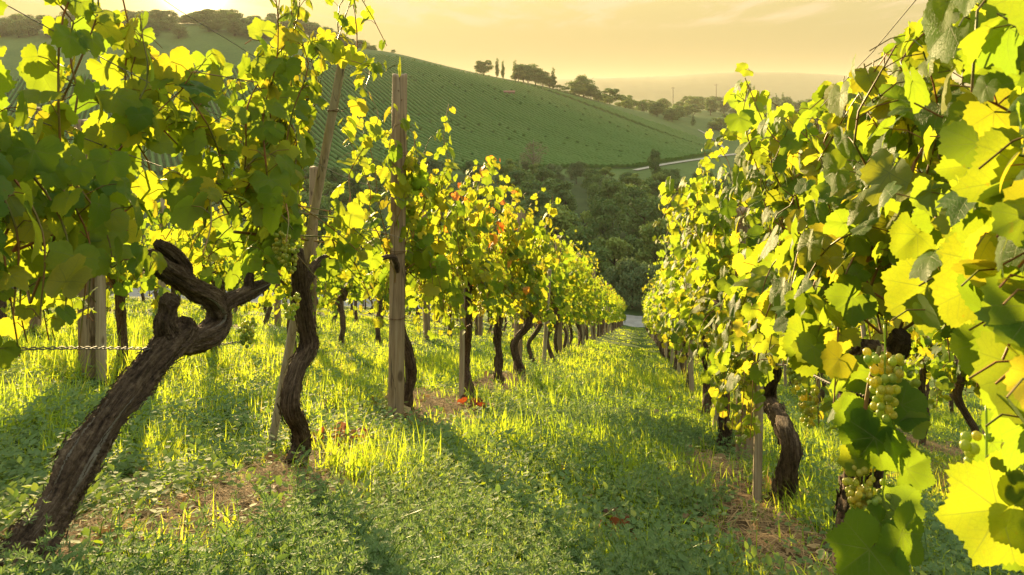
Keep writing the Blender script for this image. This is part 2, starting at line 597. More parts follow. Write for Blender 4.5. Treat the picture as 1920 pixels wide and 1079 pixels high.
def cane_material():
    m, t = mat('vine_cane')
    tc = t.n('ShaderNodeTexCoord')
    n = t.noise(tc.outputs['Object'], 12.0, 3.0, 0.5)
    c = t.ramp(n, [(0.35, (0.10, 0.12, 0.02)), (0.55, (0.20, 0.10, 0.03)), (0.7, (0.26, 0.09, 0.03))])
    p = t.n('ShaderNodeBsdfPrincipled', ins={'Base Color': c, 'Roughness': 0.5, 'Specular IOR Level': 0.3})
    finish(t, p.outputs[0])
    return m


M_CANE = cane_material()


def wood_material(name, dark, light, grey):
    m, t = mat(name)
    tc = t.n('ShaderNodeTexCoord')
    v = t.mapping(tc.outputs['Object'], scale=(38, 38, 1.6))
    n1 = t.noise(v, 1.4, 8.0, 0.66, 0.5)
    n2 = t.noise(t.mapping(tc.outputs['Object'], scale=(6, 6, 2.0)), 1.0, 4.0, 0.6)
    c = t.ramp(n1, [(0.3, dark), (0.52, light), (0.75, grey)])
    c = t.mix(t.maprange(n2, 0.42, 0.66, 0.0, 0.55, True), c, (grey[0] * 0.85, grey[1] * 0.85, grey[2] * 0.85))
    cr = t.noise(t.mapping(tc.outputs['Object'], scale=(24, 24, 0.7), loc=(4, 2, 1)), 1.0, 2.0, 0.4, 0.2)
    crack = t.math('SUBTRACT', 1.0, t.math('DIVIDE', t.math('ABSOLUTE', t.math('SUBTRACT', cr, 0.5)), 0.012), clamp=True)
    c = t.mix(t.math('MULTIPLY', crack, 0.8), c, (dark[0] * 0.3, dark[1] * 0.3, dark[2] * 0.3))
    vk = t.n('ShaderNodeTexVoronoi')
    t.put(vk.inputs['Vector'], t.mapping(tc.outputs['Object'], scale=(9, 9, 5)))
    vk.inputs['Scale'].default_value = 1.0
    knot = t.maprange(vk.outputs['Distance'], 0.10, 0.2, 0.75, 0.0, True)
    c = t.mix(knot, c, (dark[0] * 0.55, dark[1] * 0.5, dark[2] * 0.5))
    h = t.math('SUBTRACT', n1, t.math('MULTIPLY', crack, 0.8))
    b = t.n('ShaderNodeBump', ins={'Height': h})
    b.inputs['Strength'].default_value = 0.6
    b.inputs['Distance'].default_value = 0.004
    p = t.n('ShaderNodeBsdfPrincipled', ins={'Base Color': c, 'Roughness': 0.8, 'Specular IOR Level': 0.25, 'Normal': b.outputs[0]})
    finish(t, p.outputs[0])
    return m


M_POST = wood_material('post_wood', (0.12, 0.08, 0.05), (0.255, 0.178, 0.11), (0.35, 0.275, 0.20))
M_STAKE = wood_material('stake_wood', (0.18, 0.13, 0.09), (0.35, 0.275, 0.195), (0.47, 0.40, 0.31))


def simple(name, col, rough=0.6, metal=0.0, nscale=30.0, var=0.25, spec=0.4, bump=0.0):
    m, t = mat(name)
    tc = t.n('ShaderNodeTexCoord')
    n = t.noise(tc.outputs['Object'], nscale, 5.0, 0.6)
    c = t.ramp(n, [(0.3, tuple(v * (1 - var) for v in col)), (0.7, tuple(min(1, v * (1 + var)) for v in col))])
    ins = {'Base Color': c, 'Roughness': rough, 'Metallic': metal, 'Specular IOR Level': spec}
    if bump:
        b = t.n('ShaderNodeBump', ins={'Height': n})
        b.inputs['Strength'].default_value = bump
        b.inputs['Distance'].default_value = 0.01
        ins['Normal'] = b.outputs[0]
    p = t.n('ShaderNodeBsdfPrincipled', ins=ins)
    finish(t, p.outputs[0])
    return m


M_WIRE = simple('galvanised_wire', (0.16, 0.145, 0.13), 0.7, 0.0, 200, 0.35)
M_RUST = simple('rusty_tie', (0.16, 0.09, 0.05), 0.7, 0.5, 120, 0.4)
M_STONE = simple('limestone', (0.36, 0.31, 0.25), 0.9, 0, 26, 0.3, 0.2, 0.6)
M_PATH = simple('path_concrete', (0.22, 0.215, 0.205), 0.9, 0, 1.2, 0.2, 0.2)
M_ROAD = simple('hill_track', (0.30, 0.28, 0.235), 0.9, 0, 0.4, 0.15, 0.2)
M_HUT = simple('hut_plank', (0.16, 0.11, 0.08), 0.8, 0, 2, 0.3, 0.2)
M_ROOF = simple('hut_roof', (0.20, 0.10, 0.07), 0.8, 0, 3, 0.3, 0.2)
M_POLE = simple('pole_wood', (0.16, 0.12, 0.09), 0.8, 0, 3, 0.3, 0.2)


def grape_material():
    m, t = mat('white_grape')
    uvr = t.n('ShaderNodeUVMap', uv_map='rnd')
    sr = t.n('ShaderNodeSeparateXYZ', ins={0: uvr.outputs[0]})
    c = t.ramp(sr.outputs[0], [(0, (0.20, 0.29, 0.06)), (0.6, (0.34, 0.38, 0.07)), (1, (0.50, 0.42, 0.07))])
    tc = t.n('ShaderNodeTexCoord')
    n = t.noise(tc.outputs['Object'], 260.0, 2.0, 0.5)
    c = t.mix(t.maprange(n, 0.70, 0.78, 0, 0.5, True), c, (0.14, 0.08, 0.03))
    p = t.n('ShaderNodeBsdfPrincipled', ins={'Base Color': c, 'Roughness': 0.38, 'Specular IOR Level': 0.5})
    tr = t.n('ShaderNodeBsdfTranslucent', ins={0: t.mix(1.0, c, (1.7, 1.75, 0.7), 'MULTIPLY')})
    mx = t.n('ShaderNodeMixShader', ins={0: 0.45})
    t.put(mx.inputs[1], p.outputs[0])
    t.put(mx.inputs[2], tr.outputs[0])
    finish(t, mx.outputs[0])
    return m


M_GRAPE = grape_material()


def soil_material():
    m, t = mat('vineyard_soil')
    tc = t.n('ShaderNodeTexCoord')
    n1 = t.noise(tc.outputs['Object'], 3.0, 8.0, 0.65)
    n2 = t.noise(tc.outputs['Object'], 0.35, 5.0, 0.6)
    n3 = t.noise(tc.outputs['Object'], 45.0, 6.0, 0.7)
    soil = t.ramp(t.math('ADD', t.math('MULTIPLY', n1, 0.5), t.math('MULTIPLY', n3, 0.5)),
                  [(0.34, (0.050, 0.030, 0.017)), (0.52, (0.125, 0.080, 0.045)), (0.68, (0.21, 0.145, 0.085))])
    moss = t.ramp(n3, [(0.3, (0.028, 0.055, 0.012)), (0.7, (0.075, 0.115, 0.022))])
    uv = t.n('ShaderNodeUVMap', uv_map='rnd')
    su = t.n('ShaderNodeSeparateXYZ', ins={0: uv.outputs[0]})
    f = t.maprange(t.math('ADD', su.outputs[0], t.math('MULTIPLY', t.math('SUBTRACT', n1, 0.5), 0.7)), 0.35, 0.65, 0, 1, True)
    c = t.mix(f, soil, moss)
    b = t.n('ShaderNodeBump', ins={'Height': t.math('ADD', n1, n3)})
    b.inputs['Strength'].default_value = 0.8
    b.inputs['Distance'].default_value = 0.03
    p = t.n('ShaderNodeBsdfPrincipled', ins={'Base Color': c, 'Roughness': 0.95, 'Specular IOR Level': 0.1, 'Normal': b.outputs[0]})
    finish(t, p.outputs[0])
    return m


def turf_material(name, a, b_, s):
    m, t = mat(name)
    tc = t.n('ShaderNodeTexCoord')
    n1 = t.noise(tc.outputs['Object'], s, 8.0, 0.65)
    n2 = t.noise(tc.outputs['Object'], s * 0.08, 4.0, 0.6)
    c = t.ramp(t.math('ADD', t.math('MULTIPLY', n1, 0.6), t.math('MULTIPLY', n2, 0.4)), [(0.35, a), (0.65, b_)])
    p = t.n('ShaderNodeBsdfPrincipled', ins={'Base Color': c, 'Roughness': 0.95, 'Specular IOR Level': 0.1})
    finish(t, p.outputs[0])
    return m


M_SOIL = soil_material()
M_HILL = turf_material('hill_turf', (0.040, 0.078, 0.019), (0.085, 0.130, 0.032), 0.5)
M_VALLEY = turf_material('valley_floor', (0.022, 0.040, 0.012), (0.05, 0.075, 0.02), 0.3)
M_FAR = turf_material('far_forest', (0.03, 0.05, 0.02), (0.06, 0.085, 0.03), 0.02)

# ------------------------------------------------------------------ terrain sheet
# bare-soil patches: (u, l, ru, rl)
def patch(px, py, ru, rl):
    u, l = to_ul(on_ground(px, py))
    return (u, l, ru, rl)

DIRT = [patch(60, 1040, 0.5, 0.22), patch(600, 890, 0.42, 0.32), patch(430, 960, 0.28, 0.22), patch(300, 1010, 0.25, 0.3), patch(830, 768, 0.7, 0.24), patch(770, 745, 0.5, 0.2),
        patch(1420, 985, 0.45, 0.16), patch(1340, 905, 0.35, 0.13), patch(1500, 1060, 0.4, 0.22), patch(1330, 870, 0.5, 0.12),
        patch(945, 722, 0.7, 0.2), patch(1790, 850, 0.6, 0.5), patch(560, 905, 0.3, 0.3), patch(200, 930, 0.2, 0.15)]


def greenness(u, l):
    g = np.ones_like(u)
    for (a, b, ru, rl) in DIRT:
        g = np.minimum(g, sstep(0.45, 1.25, np.hypot((u - a) / ru, (l - b) / rl)))
    for r in ROWS:
        k = np.exp(-((l - r) / 0.2) ** 2) * (0.35 + 0.3 * np.sin(u * 1.7 + r * 3))
        g = g - np.clip(k, 0, 1)
    return np.clip(g, 0, 1)


azs = np.concatenate([np.linspace(-180, -46, 24, endpoint=False), np.linspace(-46, 46, 340), np.linspace(46, 180, 24)[1:-1]])
rad = np.concatenate([np.geomspace(0.25, 14, 210, endpoint=False), np.geomspace(14, 70, 90, endpoint=False), np.geomspace(70, 900, 150, endpoint=False),
                      np.geomspace(900, 3950, 46)])
AZ, RR = np.meshgrid(np.radians(azs), rad)
X, Y = RR * np.sin(AZ), RR * np.cos(AZ)
Z = ground_z(X.ravel(), Y.ravel()).reshape(X.shape)
UU, LL = X * SH[0] + Y * SH[1], X * LH[0] + Y * LH[1]
Z += np.where(RR > 1200, rng.normal(0, 0.9, X.shape) * sstep(1200, 2500, RR), 0)
V = np.stack([X, Y, Z], -1).reshape(-1, 3)
nr, na = X.shape
i = np.arange(nr - 1)[:, None] * na
j = np.arange(na)[None]
j2 = (j + 1) % na
Q = np.stack([i + j, i + j2, i + na + j2, i + na + j], -1).reshape(-1, 4)[:, ::-1]
V = np.concatenate([V, [[0, 0, float(ground_z(0.0, 0.0))]]])
T = np.stack([np.full(na, len(V) - 1), np.arange(na), (np.arange(na) + 1) % na], -1)[:, ::-1]
g = greenness(UU.ravel(), LL.ravel())
uv2 = np.stack([np.append(g, 1), np.append(g, 1)], -1)
fc_r = RR[:-1, :].ravel()
fc_u = UU[:-1, :].ravel()
mi = np.where(fc_r > 900, 3, np.where(fc_u < UEND + 1, 0, np.where(fc_r < 222, 2, 1)))
mi = np.concatenate([mi, np.zeros(na)])
me = mesh('ground', V, Q, T, [M_SOIL, M_HILL, M_VALLEY, M_FAR], uv=V[:, :2], uv2=uv2, midx=mi)
tag(link('ground', me), kind='structure')

# concrete path across the foot of the rows
pl = np.linspace(-45, 30, 120)
pv = []
for l in pl:
    for du in np.linspace(UEND + 1.3, UEND + 4.8, 7):
        p = SH * du + LH * l
        pv.append((p[0], p[1], float(ground_z(p[0], p[1])) + 0.03))
pq = [(a * 7 + b, (a + 1) * 7 + b, (a + 1) * 7 + b + 1, a * 7 + b + 1) for a in range(119) for b in range(6)]
tag(link('path', mesh('path', pv, pq, None, M_PATH)), kind='structure')


def track(pix, width, name, mt, lift=0.12):
    P = curve([on_ground(px, py, True) for px, py in pix], 60)
    tg = unit(np.gradient(P[:, :2], axis=0))
    nn = np.stack([-tg[:, 1], tg[:, 0]], -1)
    vs = []
    for q in np.linspace(-0.5, 0.5, 5):
        xy = P[:, :2] + nn * width * q
        vs.append(np.stack([xy[:, 0], xy[:, 1], ground_z(xy[:, 0], xy[:, 1]) + lift], -1))
    vs = np.stack(vs, 1).reshape(-1, 3)
    qs = [(a * 5 + b, a * 5 + b + 1, (a + 1) * 5 + b + 1, (a + 1) * 5 + b) for a in range(59) for b in range(4)]
    tag(link(name, mesh(name, vs, qs, None, mt)), kind='structure')


track([(1190, 321), (1240, 311), (1290, 303), (1330, 297), (1380, 290)], 1.9, 'road', M_ROAD, 0.3)
track([(1310, 245), (1322, 252), (1345, 268), (1365, 285)], 1.6, 'road', M_ROAD, 0.4)

# ------------------------------------------------------------------ vineyard rows on the opposite hill
hpoly = np.array([(0, 150), (200, 140), (400, 130), (540, 116), (600, 106), (650, 104), (740, 108), (850, 133), (1000, 164), (1040, 174), (1150, 208), (1325, 268),
                  (1335, 292), (1290, 300), (1185, 318), (1000, 318), (700, 325), (0, 335)], float)


def inside(px, py, poly):
    c = np.zeros(px.shape, bool)
    k = len(poly)
    for a in range(k):
        x0, y0 = poly[a]
        x1, y1 = poly[(a + 1) % k]
        m = ((y0 > py) != (y1 > py)) & (px < (x1 - x0) * (py - y0) / (y1 - y0 + 1e-9) + x0)
        c ^= m
    return c


A_, B_ = on_ground(690, 205, True), on_ground(790, 275, True)
rdir = unit((B_ - A_)[:2])
rper = np.array([-rdir[1], rdir[0]])
cen = on_ground(850, 230, True)[:2]
SP, ST = 2.0, 1.1
ii, jj = np.meshgrid(np.arange(-215, 216), np.arange(-260, 261))
hx = cen[0] + rper[0] * ii * SP + rdir[0] * jj * ST
hy = cen[1] + rper[1] * ii * SP + rdir[1] * jj * ST
ok = hy > 200
hz = np.zeros_like(hx)
hz[ok] = ground_z(hx[ok], hy[ok])
hpx, hpy = 960 + F * hx / np.maximum(hy, 1), YH - F * hz / np.maximum(hy, 1)
ok &= inside(hpx, hpy, hpoly) & (hy < 660)
# the bare track between the two blocks of vines, and a few gaps
ta, tb = on_ground(1030, 176, True), on_ground(1338, 285, True)
tdir = unit((tb - ta)[:2])
dist = (hx - ta[0]) * -tdir[1] + (hy - ta[1]) * tdir[0]
ok &= np.abs(dist) > 2.6
gaps = np.sin(hx * 0.7 + hy * 0.31) + np.sin(hx * 0.13 - hy * 0.9) > 1.93
ok &= ~gaps
ht = 1.6 + 0.14 * np.sin(hx * .21 + hy * .17) + rng.normal(0, 0.07, hx.shape)
wd = 0.42 + rng.normal(0, 0.04, hx.shape)
cols = []
for (sx, hh) in ((-1, 0.35), (-1.25, 0.95), (-0.5, 1.0), (0.5, 1.0), (1.25, 0.95), (1, 0.35)):
    jx = rng.normal(0, 0.05, hx.shape)
    top = np.where(hh >= 1, ht, np.where(hh > 0.5, ht * 0.72, 0.35))
    cols.append(np.stack([hx + rper[0] * (sx * wd + jx), hy + rper[1] * (sx * wd + jx), hz + top + rng.normal(0, 0.04, hx.shape)], -1))
HV = np.stack(cols, 2).reshape(-1, 3)
nj, ni = hx.shape
base = (np.arange(nj)[:, None] * ni + np.arange(ni)[None]) * 6
both = ok[:-1] & ok[1:]
b0 = base[:-1][both]
b1 = base[1:][both]
HQ = np.concatenate([np.stack([b0 + k, b0 + k + 1, b1 + k + 1, b1 + k], -1) for k in range(5)])
used = np.unique(HQ)
remap = np.zeros(len(HV), np.int64)
remap[used] = np.arange(len(used))
hv2 = np.repeat((.35 + .3 * rng.uniform(0, 1, len(used)))[:, None], 2, 1)
me = mesh('hill_vine_rows', HV[used], remap[HQ], None, M_HILLROW, uv=HV[used][:, :2], uv2=hv2, smooth=True)
tag(link('hill_vine_rows', me), 'ribbed green vineyard rows covering the shaded hillside across the valley', 'vineyard', kind='stuff')

# ------------------------------------------------------------------ leaf templates
def vine_leaf(n, seed, rings=2, cup=0.16, teeth=0.04):
    g = np.random.default_rng(seed)
    ctl = np.array([(0, 1.0), (16, 0.90), (31, 0.77), (50, 0.93), (70, 0.82), (86, 0.73), (106, 0.85), (130, 0.76), (152, 0.62), (168, 0.40), (180, 0.07)])
    rc = ctl[:, 1] + g.normal(0, 0.04, len(ctl)) * (ctl[:, 1] > 0.1)
    th = np.linspace(-pi, pi, n, endpoint=False) + pi / n
    r = np.interp(np.degrees(np.abs(th)), ctl[:, 0], rc)
    if teeth:
        r = r * (1 + teeth * (1 - 2 * (np.arange(n) % 2)) * g.uniform(.4, 1.3, n) + g.normal(0, 0.4 * teeth, n))
    r *= 0.72
    px, py = r * np.sin(th), r * np.cos(th)
    w1, w2, w3 = g.uniform(-1, 1, 3)
    fold = g.uniform(0.02, 0.26)
    tipc = g.uniform(-0.25, 0.35)
    bend = g.uniform(-0.2, 0.2)

    def zf(x, y):
        rr2 = x * x + y * y
        a = np.arctan2(x, y)
        return fold * np.abs(x) - cup * rr2 * 1.4 - tipc * np.maximum(y, 0) ** 2 + bend * x * y + 0.035 * w1 * np.sin(5 * a + w2 * 3) * rr2 ** 0.5 + 0.05 * w3 * np.sin(9 * x + 5 * y)
    V, T, Q = [(0, 0, 0)], [], []
    prev = None
    for k in range(1, rings + 1):
        f = k / rings
        f = f ** 0.85
        base = len(V)
        for q in range(n):
            rf = f
            x, y = px[q] * rf, py[q] * rf
            V.append((x, y, zf(x, y)))
        for q in range(n):
            q2 = (q + 1) % n
            if q == n - 1:
                continue          # the open sinus at the stalk
            if prev is None:
                T.append((0, base + q2, base + q))
            else:
                Q.append((prev + q, base + q, base + q2, prev + q2)[::-1])
        prev = base
    V = np.array(V)
    uv = V[:, :2] / 0.72
    # face +z is the upper side
    return V, np.array(Q, int).reshape(-1, 4), np.array(T, int).reshape(-1, 3), uv


T_HERO = [vine_leaf(100, 100 + k, 5, teeth=.032) for k in range(5)]
T_NEAR = [vine_leaf(48, 200 + k, 3, teeth=.045) for k in range(7)]
T_MID = [vine_leaf(18, 300 + k, 1) for k in range(6)]
T_FAR = [vine_leaf(9, 400 + k, 1, teeth=0.0) for k in range(4)]


def grass_t(seg, bend):
    V, Q, T = [], [], []
    for k in range(seg + 1):
        f = k / seg
        wv = 0.5 * (1 - f ** 1.6)
        y = f * (1 - 0.35 * bend * f)
        z = bend * f * f * 0.75
        if k < seg:
            V += [(-wv, y, z), (wv, y, z)]
        else:
            V += [(0, y, z)]
    for k in range(seg - 1):
        Q.append((2 * k, 2 * k + 1, 2 * k + 3, 2 * k + 2))
    T.append((2 * seg - 2, 2 * seg - 1, 2 * seg))
    V = np.array(V, float)
    return V, np.array(Q).reshape(-1, 4), np.array(T).reshape(-1, 3), V[:, :2]


# ------------------------------------------------------------------ grapes
def ico(sub):
    import bmesh
    bm = bmesh.new()
    bmesh.ops.create_icosphere(bm, subdivisions=sub, radius=1.0)
    bm.verts.ensure_lookup_table()
    v = np.array([q.co[:] for q in bm.verts])
    f = np.array([[q.index for q in p.verts] for p in bm.faces])
    bm.free()
    return v, f


def grape_mesh(seed, sub=2, n=34, L=0.135, ripe=0.6):
    g = np.random.default_rng(seed)
    sv, sf = ico(sub)
    mb = MB()
    pts = []
    tries = 0
    while len(pts) < n and tries < 4000:
        tries += 1
        f = g.uniform(0, 1) ** 0.8
        rmax = 0.034 * (1 - 0.72 * f) + 0.006
        a = g.uniform(0, 2 * pi)
        q = np.array([cos(a) * rmax * g.uniform(0.5, 1), sin(a) * rmax * g.uniform(0.5, 1), -0.02 - f * (L - 0.02)])
        if all(np.linalg.norm(q - p) > 0.0112 for p in pts):
            pts.append(q)
    for p in pts:
        r = g.uniform(0.0070, 0.0084)
        mb.add(sv * np.array([r, r, r * 1.06]) + p, None, sf, None, np.tile([np.clip(g.normal(ripe, 0.22), 0, 1), 0.5], (len(sv), 1)))
    v, q, t, u = tube(curve([(0, 0, 0.03), (0.003, 0.002, -0.02), (0, 0, -L * 0.8)], 8), 0.0018, 5)
    mb.add(v, q, t, u, np.tile([0.1, 0.5], (len(v), 1)))
    return mb.mesh('grape_cluster', M_GRAPE)


GRAPES = [grape_mesh(k, 2, 36 + 5 * k, 0.12 + 0.012 * k, 0.5 + 0.1 * k) for k in range(4)]
GRAPES_FAR = [grape_mesh(20 + k, 1, 26, 0.12, 0.55) for k in range(2)]

ROWV = SH - np.array([0, 0, TAN])                   # one metre along the row, following the slope


def loc2(a, b, c):
    """vine-local: a along the row (down the slope), b to the right, c above the soil"""
    a, b, c = np.broadcast_arrays(np.asarray(a, float), np.asarray(b, float), np.asarray(c, float))
    return a[..., None] * ROWV + b[..., None] * LH + c[..., None] * np.array([0, 0, 1.0])


def shoots(g, span=0.62, cmin=0.62, ctop=1.7, nsh=13, thick=0.15, droop=0.25, step=0.048, a0=0.0, head=0.8, size=0.078, side=0.0, fan=0.5, skip=0.3, extra=()):
    """shoots and their leaves in vine-local metres -> list of paths, arrays (pos, tip, nrm, size)"""
    paths, P, TI, NO, SZ, NODE = [], [], [], [], [], []
    for k in range(nsh):
        a_s = a0 + span * (2 * (k + 0.5) / nsh - 1) * fan + g.normal(0, 0.06)
        a_e = a0 + span * (2 * (k + 0.5) / nsh - 1) + g.normal(0, 0.12)
        top = ctop + g.normal(0, 0.17) - 0.14
        b_s, b_e = g.normal(0, 0.03), g.normal(side * 0.06, thick * 0.75)
        c_s = head + g.normal(0, 0.06)
        pts = [(a_s, b_s, c_s)]
        m = 5
        for q in range(1, m + 1):
            f = q / m
            pts.append((a_s + (a_e - a_s) * f ** 0.7 + g.normal(0, 0.03), b_s + (b_e - b_s) * f + g.normal(0, 0.035), c_s + (top - c_s) * f))
        kind = g.uniform()
        if kind < droop:                             # tip arches over and hangs
            sgn = 1 if g.uniform() < 0.5 + 0.3 * side else -1
            e = np.array(pts[-1])
            pts.append(tuple(e + [g.normal(0, 0.12), sgn * 0.12, 0.03]))
            pts.append(tuple(e + [g.normal(0, 0.16), sgn * 0.20, -0.14]))
        paths.append(pts)
        # some low side shoots fill the skirt of the canopy
        if g.uniform() < 0.75:
            s = np.array(pts[0])
            sgn = 1 if g.uniform() < 0.5 + 0.25 * side else -1
            da = g.normal(0, 0.22)
            paths.append([tuple(s), tuple(s + [da * 0.5, sgn * 0.09, 0.06]), tuple(s + [da, sgn * 0.17, -0.02]), tuple(s + [da * 1.4, sgn * 0.21, min(-0.1, cmin - s[2] + 0.08)])])
    paths += list(extra)
    for pts in paths:
        C = curve(pts, 40)
        Ls = np.concatenate([[0], np.cumsum(np.linalg.norm(np.diff(C, axis=0), axis=1))])
        nn = max(3, int(Ls[-1] / step))
        tt = np.linspace(0.06, Ls[-1], nn)
        Cn = np.stack([np.interp(tt, Ls, C[:, q]) for q in range(3)], -1)
        ph = g.uniform(0, 6.28)
        for q in range(nn):
            f = q / nn
            reps = (0 if g.uniform() < skip * f else 1) if g.uniform() > 0.34 or f > 0.75 else 2
            for rep in range(reps):
                ang = ph + q * pi + g.normal(0, 0.75) + rep * 1.5
                out = np.array([cos(ang) * 0.75, sin(ang), 0.0])
                pl_ = g.uniform(0.04, 0.105) * (1 - 0.5 * f)
                pos = Cn[q] + (out * 0.9 + np.array([0, 0, 0.35])) * pl_
                sz = size * g.uniform(0.55, 1.25) * (1 - 0.55 * max(0, f - 0.55) / 0.45) * (0.72 if rep else 1.0)
                if pos[2] < cmin + g.normal(0, 0.05):
                    continue
                bs = 1.0 if pos[1] > 0 else -1.0
                o2 = unit(out * np.array([0.8, 1, 1]) + np.array([0, 0.75 * bs, 0]))
                nrm = unit(o2 * g.uniform(0.45, 1.0) + np.array([0, 0, g.uniform(0.1, 0.9)]) + g.normal(0, 0.36, 3))
                tip = unit(o2 * 0.45 + np.array([0, 0, -0.8]) + g.normal(0, 0.38, 3))
                P.append(pos)
                TI.append(tip)
                NO.append(nrm)
                SZ.append(sz)
                NODE.append(Cn[q])
    return paths, np.array(P), np.array(TI), np.array(NO), np.array(SZ), np.array(NODE)


def to_w(d):
    """direction from vine-local axes to world axes (unsheared)"""
    return d[:, :1] * SH + d[:, 1:2] * LH + d[:, 2:3] * np.array([0, 0, 1.0])


def petioles(mb, A, B, r=0.0013):
    """thin three-sided stalks from A to B"""
    n = len(A)
    if n == 0:
        return
    d = unit(B - A)
    s = unit(np.cross(d, np.array([0.3, 0.5, 0.8])))
    t = np.cross(d, s)
    mid = (A + B) / 2 + np.array([0, 0, 0.008])
    rings = []
    for c in (A, mid, B):
        for k in range(3):
            an = 2 * pi * k / 3
            rings.append(c + r * (cos(an) * s + sin(an) * t))
    V = np.stack(rings, 1).reshape(-1, 3)
    q = np.array([(a * 3 + b, a * 3 + (b + 1) % 3, a * 3 + 3 + (b + 1) % 3, a * 3 + 3 + b) for a in range(2) for b in range(3)])
    Q = (q[None] + (np.arange(n) * 9)[:, None, None]).reshape(-1, 4)
    mb.add(V, Q)


def foliage_meshes(g, lod, cull=None, origin=None, red=0.0, yellow=0.0, heroes=(), cordon=None, **kw):
    """(foliage mesh, canes mesh, red leaf mesh or None)"""
    paths, P, TI, NO, SZ, NODE = shoots(g, **kw)
    Wp = loc2(P[:, 0], P[:, 1], P[:, 2])
    Wn = loc2(NODE[:, 0], NODE[:, 1], NODE[:, 2])
    keep = np.ones(len(P), bool)
    if cull is not None:
        keep = cull(Wp + origin, SZ)
    Wp, Wn, SZ = Wp[keep], Wn[keep], SZ[keep]
    tip, nrm = to_w(TI[keep]), to_w(NO[keep])
    n = len(Wp)
    tm = {0: T_NEAR, 1: T_MID, 2: T_FAR}[lod]
    rv = np.clip(g.beta(2.2, 2.9, n) - .03 + yellow + 0.25 * (SZ < 0.085), 0, 1)
    rnd = np.stack([rv, g.uniform(0, 1, n)], -1)
    isred = g.uniform(0, 1, n) < red * (0.25 + 0.9 * sstep(1.0, 1.7, P[keep][:, 2]))
    mbs = [MB(), MB()]
    which = g.integers(0, len(tm), n)
    for k, tpl in enumerate(tm):
        for rr_ in (0, 1):
            m = (which == k) & (isred == bool(rr_))
            if m.any():
                scatter(mbs[rr_], tpl, Wp[m], tip[m], nrm[m], SZ[m] / 1.0, rnd[m])
    for (pos, tp, nr_, sz, rv_, age) in heroes:
        scatter(mbs[0], T_HERO[int(g.integers(0, len(T_HERO)))], (pos - origin)[None], np.array([tp], float), np.array([nr_], float), [sz], np.array([[rv_, age]]))
    cm = MB()
    for pts in paths:
        C = curve(pts, 16 if lod == 0 else 9)
        Wc = loc2(C[:, 0], C[:, 1], C[:, 2])
        if cull is not None:
            kk = cull(Wc + origin, np.full(len(Wc), 0.02))
            if kk.sum() < 4:
                continue
            Wc = Wc[kk]
        v, q, t, u = tube(Wc, np.linspace(0.0034, 0.0014, len(Wc)), 5 if lod == 0 else 3, caps=False)
        cm.add(v, q, t, u)
    if cordon:
        C = curve(cordon, 20)
        v, q, t, u = tube(loc2(C[:, 0], C[:, 1], C[:, 2]), np.linspace(.0055, .002, 20), 5)
        cm.add(v, q, t, u)
    if lod <= 1:
        petioles(cm, Wn, Wp)
    lm = M_LEAF_NEAR if lod == 0 else M_LEAF
    fol = mbs[0].mesh('foliage', lm)
    cane = cm.mesh('canes', M_CANE)
    redm = mbs[1].mesh('red_leaves', M_RED) if mbs[1].n else None
    return fol, cane, redm


def trunk_mesh(g, pts, rads, nr=14, seg=46, m=None, seed=0, arms=(), bark=0.16):
    """pts in object space"""
    mb = MB()
    C = curve(pts, seg)
    rr = np.interp(np.linspace(0, 1, seg), np.linspace(0, 1, len(rads)), rads)
    v, q, t, u = tube(C, rr, nr, bark, seed)
    mb.add(v, q, t, u)
    if seg >= 46:                                    # loose strips of peeling bark
        gs = np.random.default_rng(seed + 900)
        grid = v[:seg * nr].reshape(seg, nr, 3)
        ug = u[:seg * nr].reshape(seg, nr, 2)
        for _ in range(int(seg * 1.3)):
            m_ = int(gs.integers(4, max(6, seg // 9)))
            i0 = int(gs.integers(1, seg - m_ - 1))
            j0 = int(gs.integers(0, nr - 1))
            ring = np.arange(i0, i0 + m_)
            ctr = C[ring]
            f_ = np.linspace(-1, 1, m_)
            lift_ = (.004 + .010 * gs.uniform(.2, 1) * np.abs(f_) ** 2.5)[:, None]
            a_ = grid[ring, j0]
            b_ = grid[ring, j0 + 1]
            wv = (.55 * (1 - .8 * np.abs(f_) ** 3))[:, None] * min(1.0, 8.0 / nr * 2)
            mid_ = (a_ + b_) / 2
            out_ = unit(mid_ - ctr)
            half = (b_ - a_) * wv
            sv = np.stack([mid_ - half + out_ * lift_, mid_ + half + out_ * (lift_ + .002)], 1).reshape(-1, 3)
            sq = [(2 * k_, 2 * k_ + 1, 2 * k_ + 3, 2 * k_ + 2) for k_ in range(m_ - 1)]
            su = np.repeat(ug[ring, j0], 2, axis=0) + np.tile([[0, 0], [.04, 0]], (m_, 1)) + gs.uniform(0, 1, 2)
            mb.add(sv, sq, None, su)
    for k, (ap, ar) in enumerate(arms):
        sg = max(10, seg // 2)
        v, q, t, u = tube(curve(ap, sg), np.interp(np.linspace(0, 1, sg), np.linspace(0, 1, len(ar)), ar), max(8, nr - 2), bark * 1.1, seed + 5 * k + 1)
        mb.add(v, q, t, u)
    return mb.mesh('trunk', m or M_BARK)


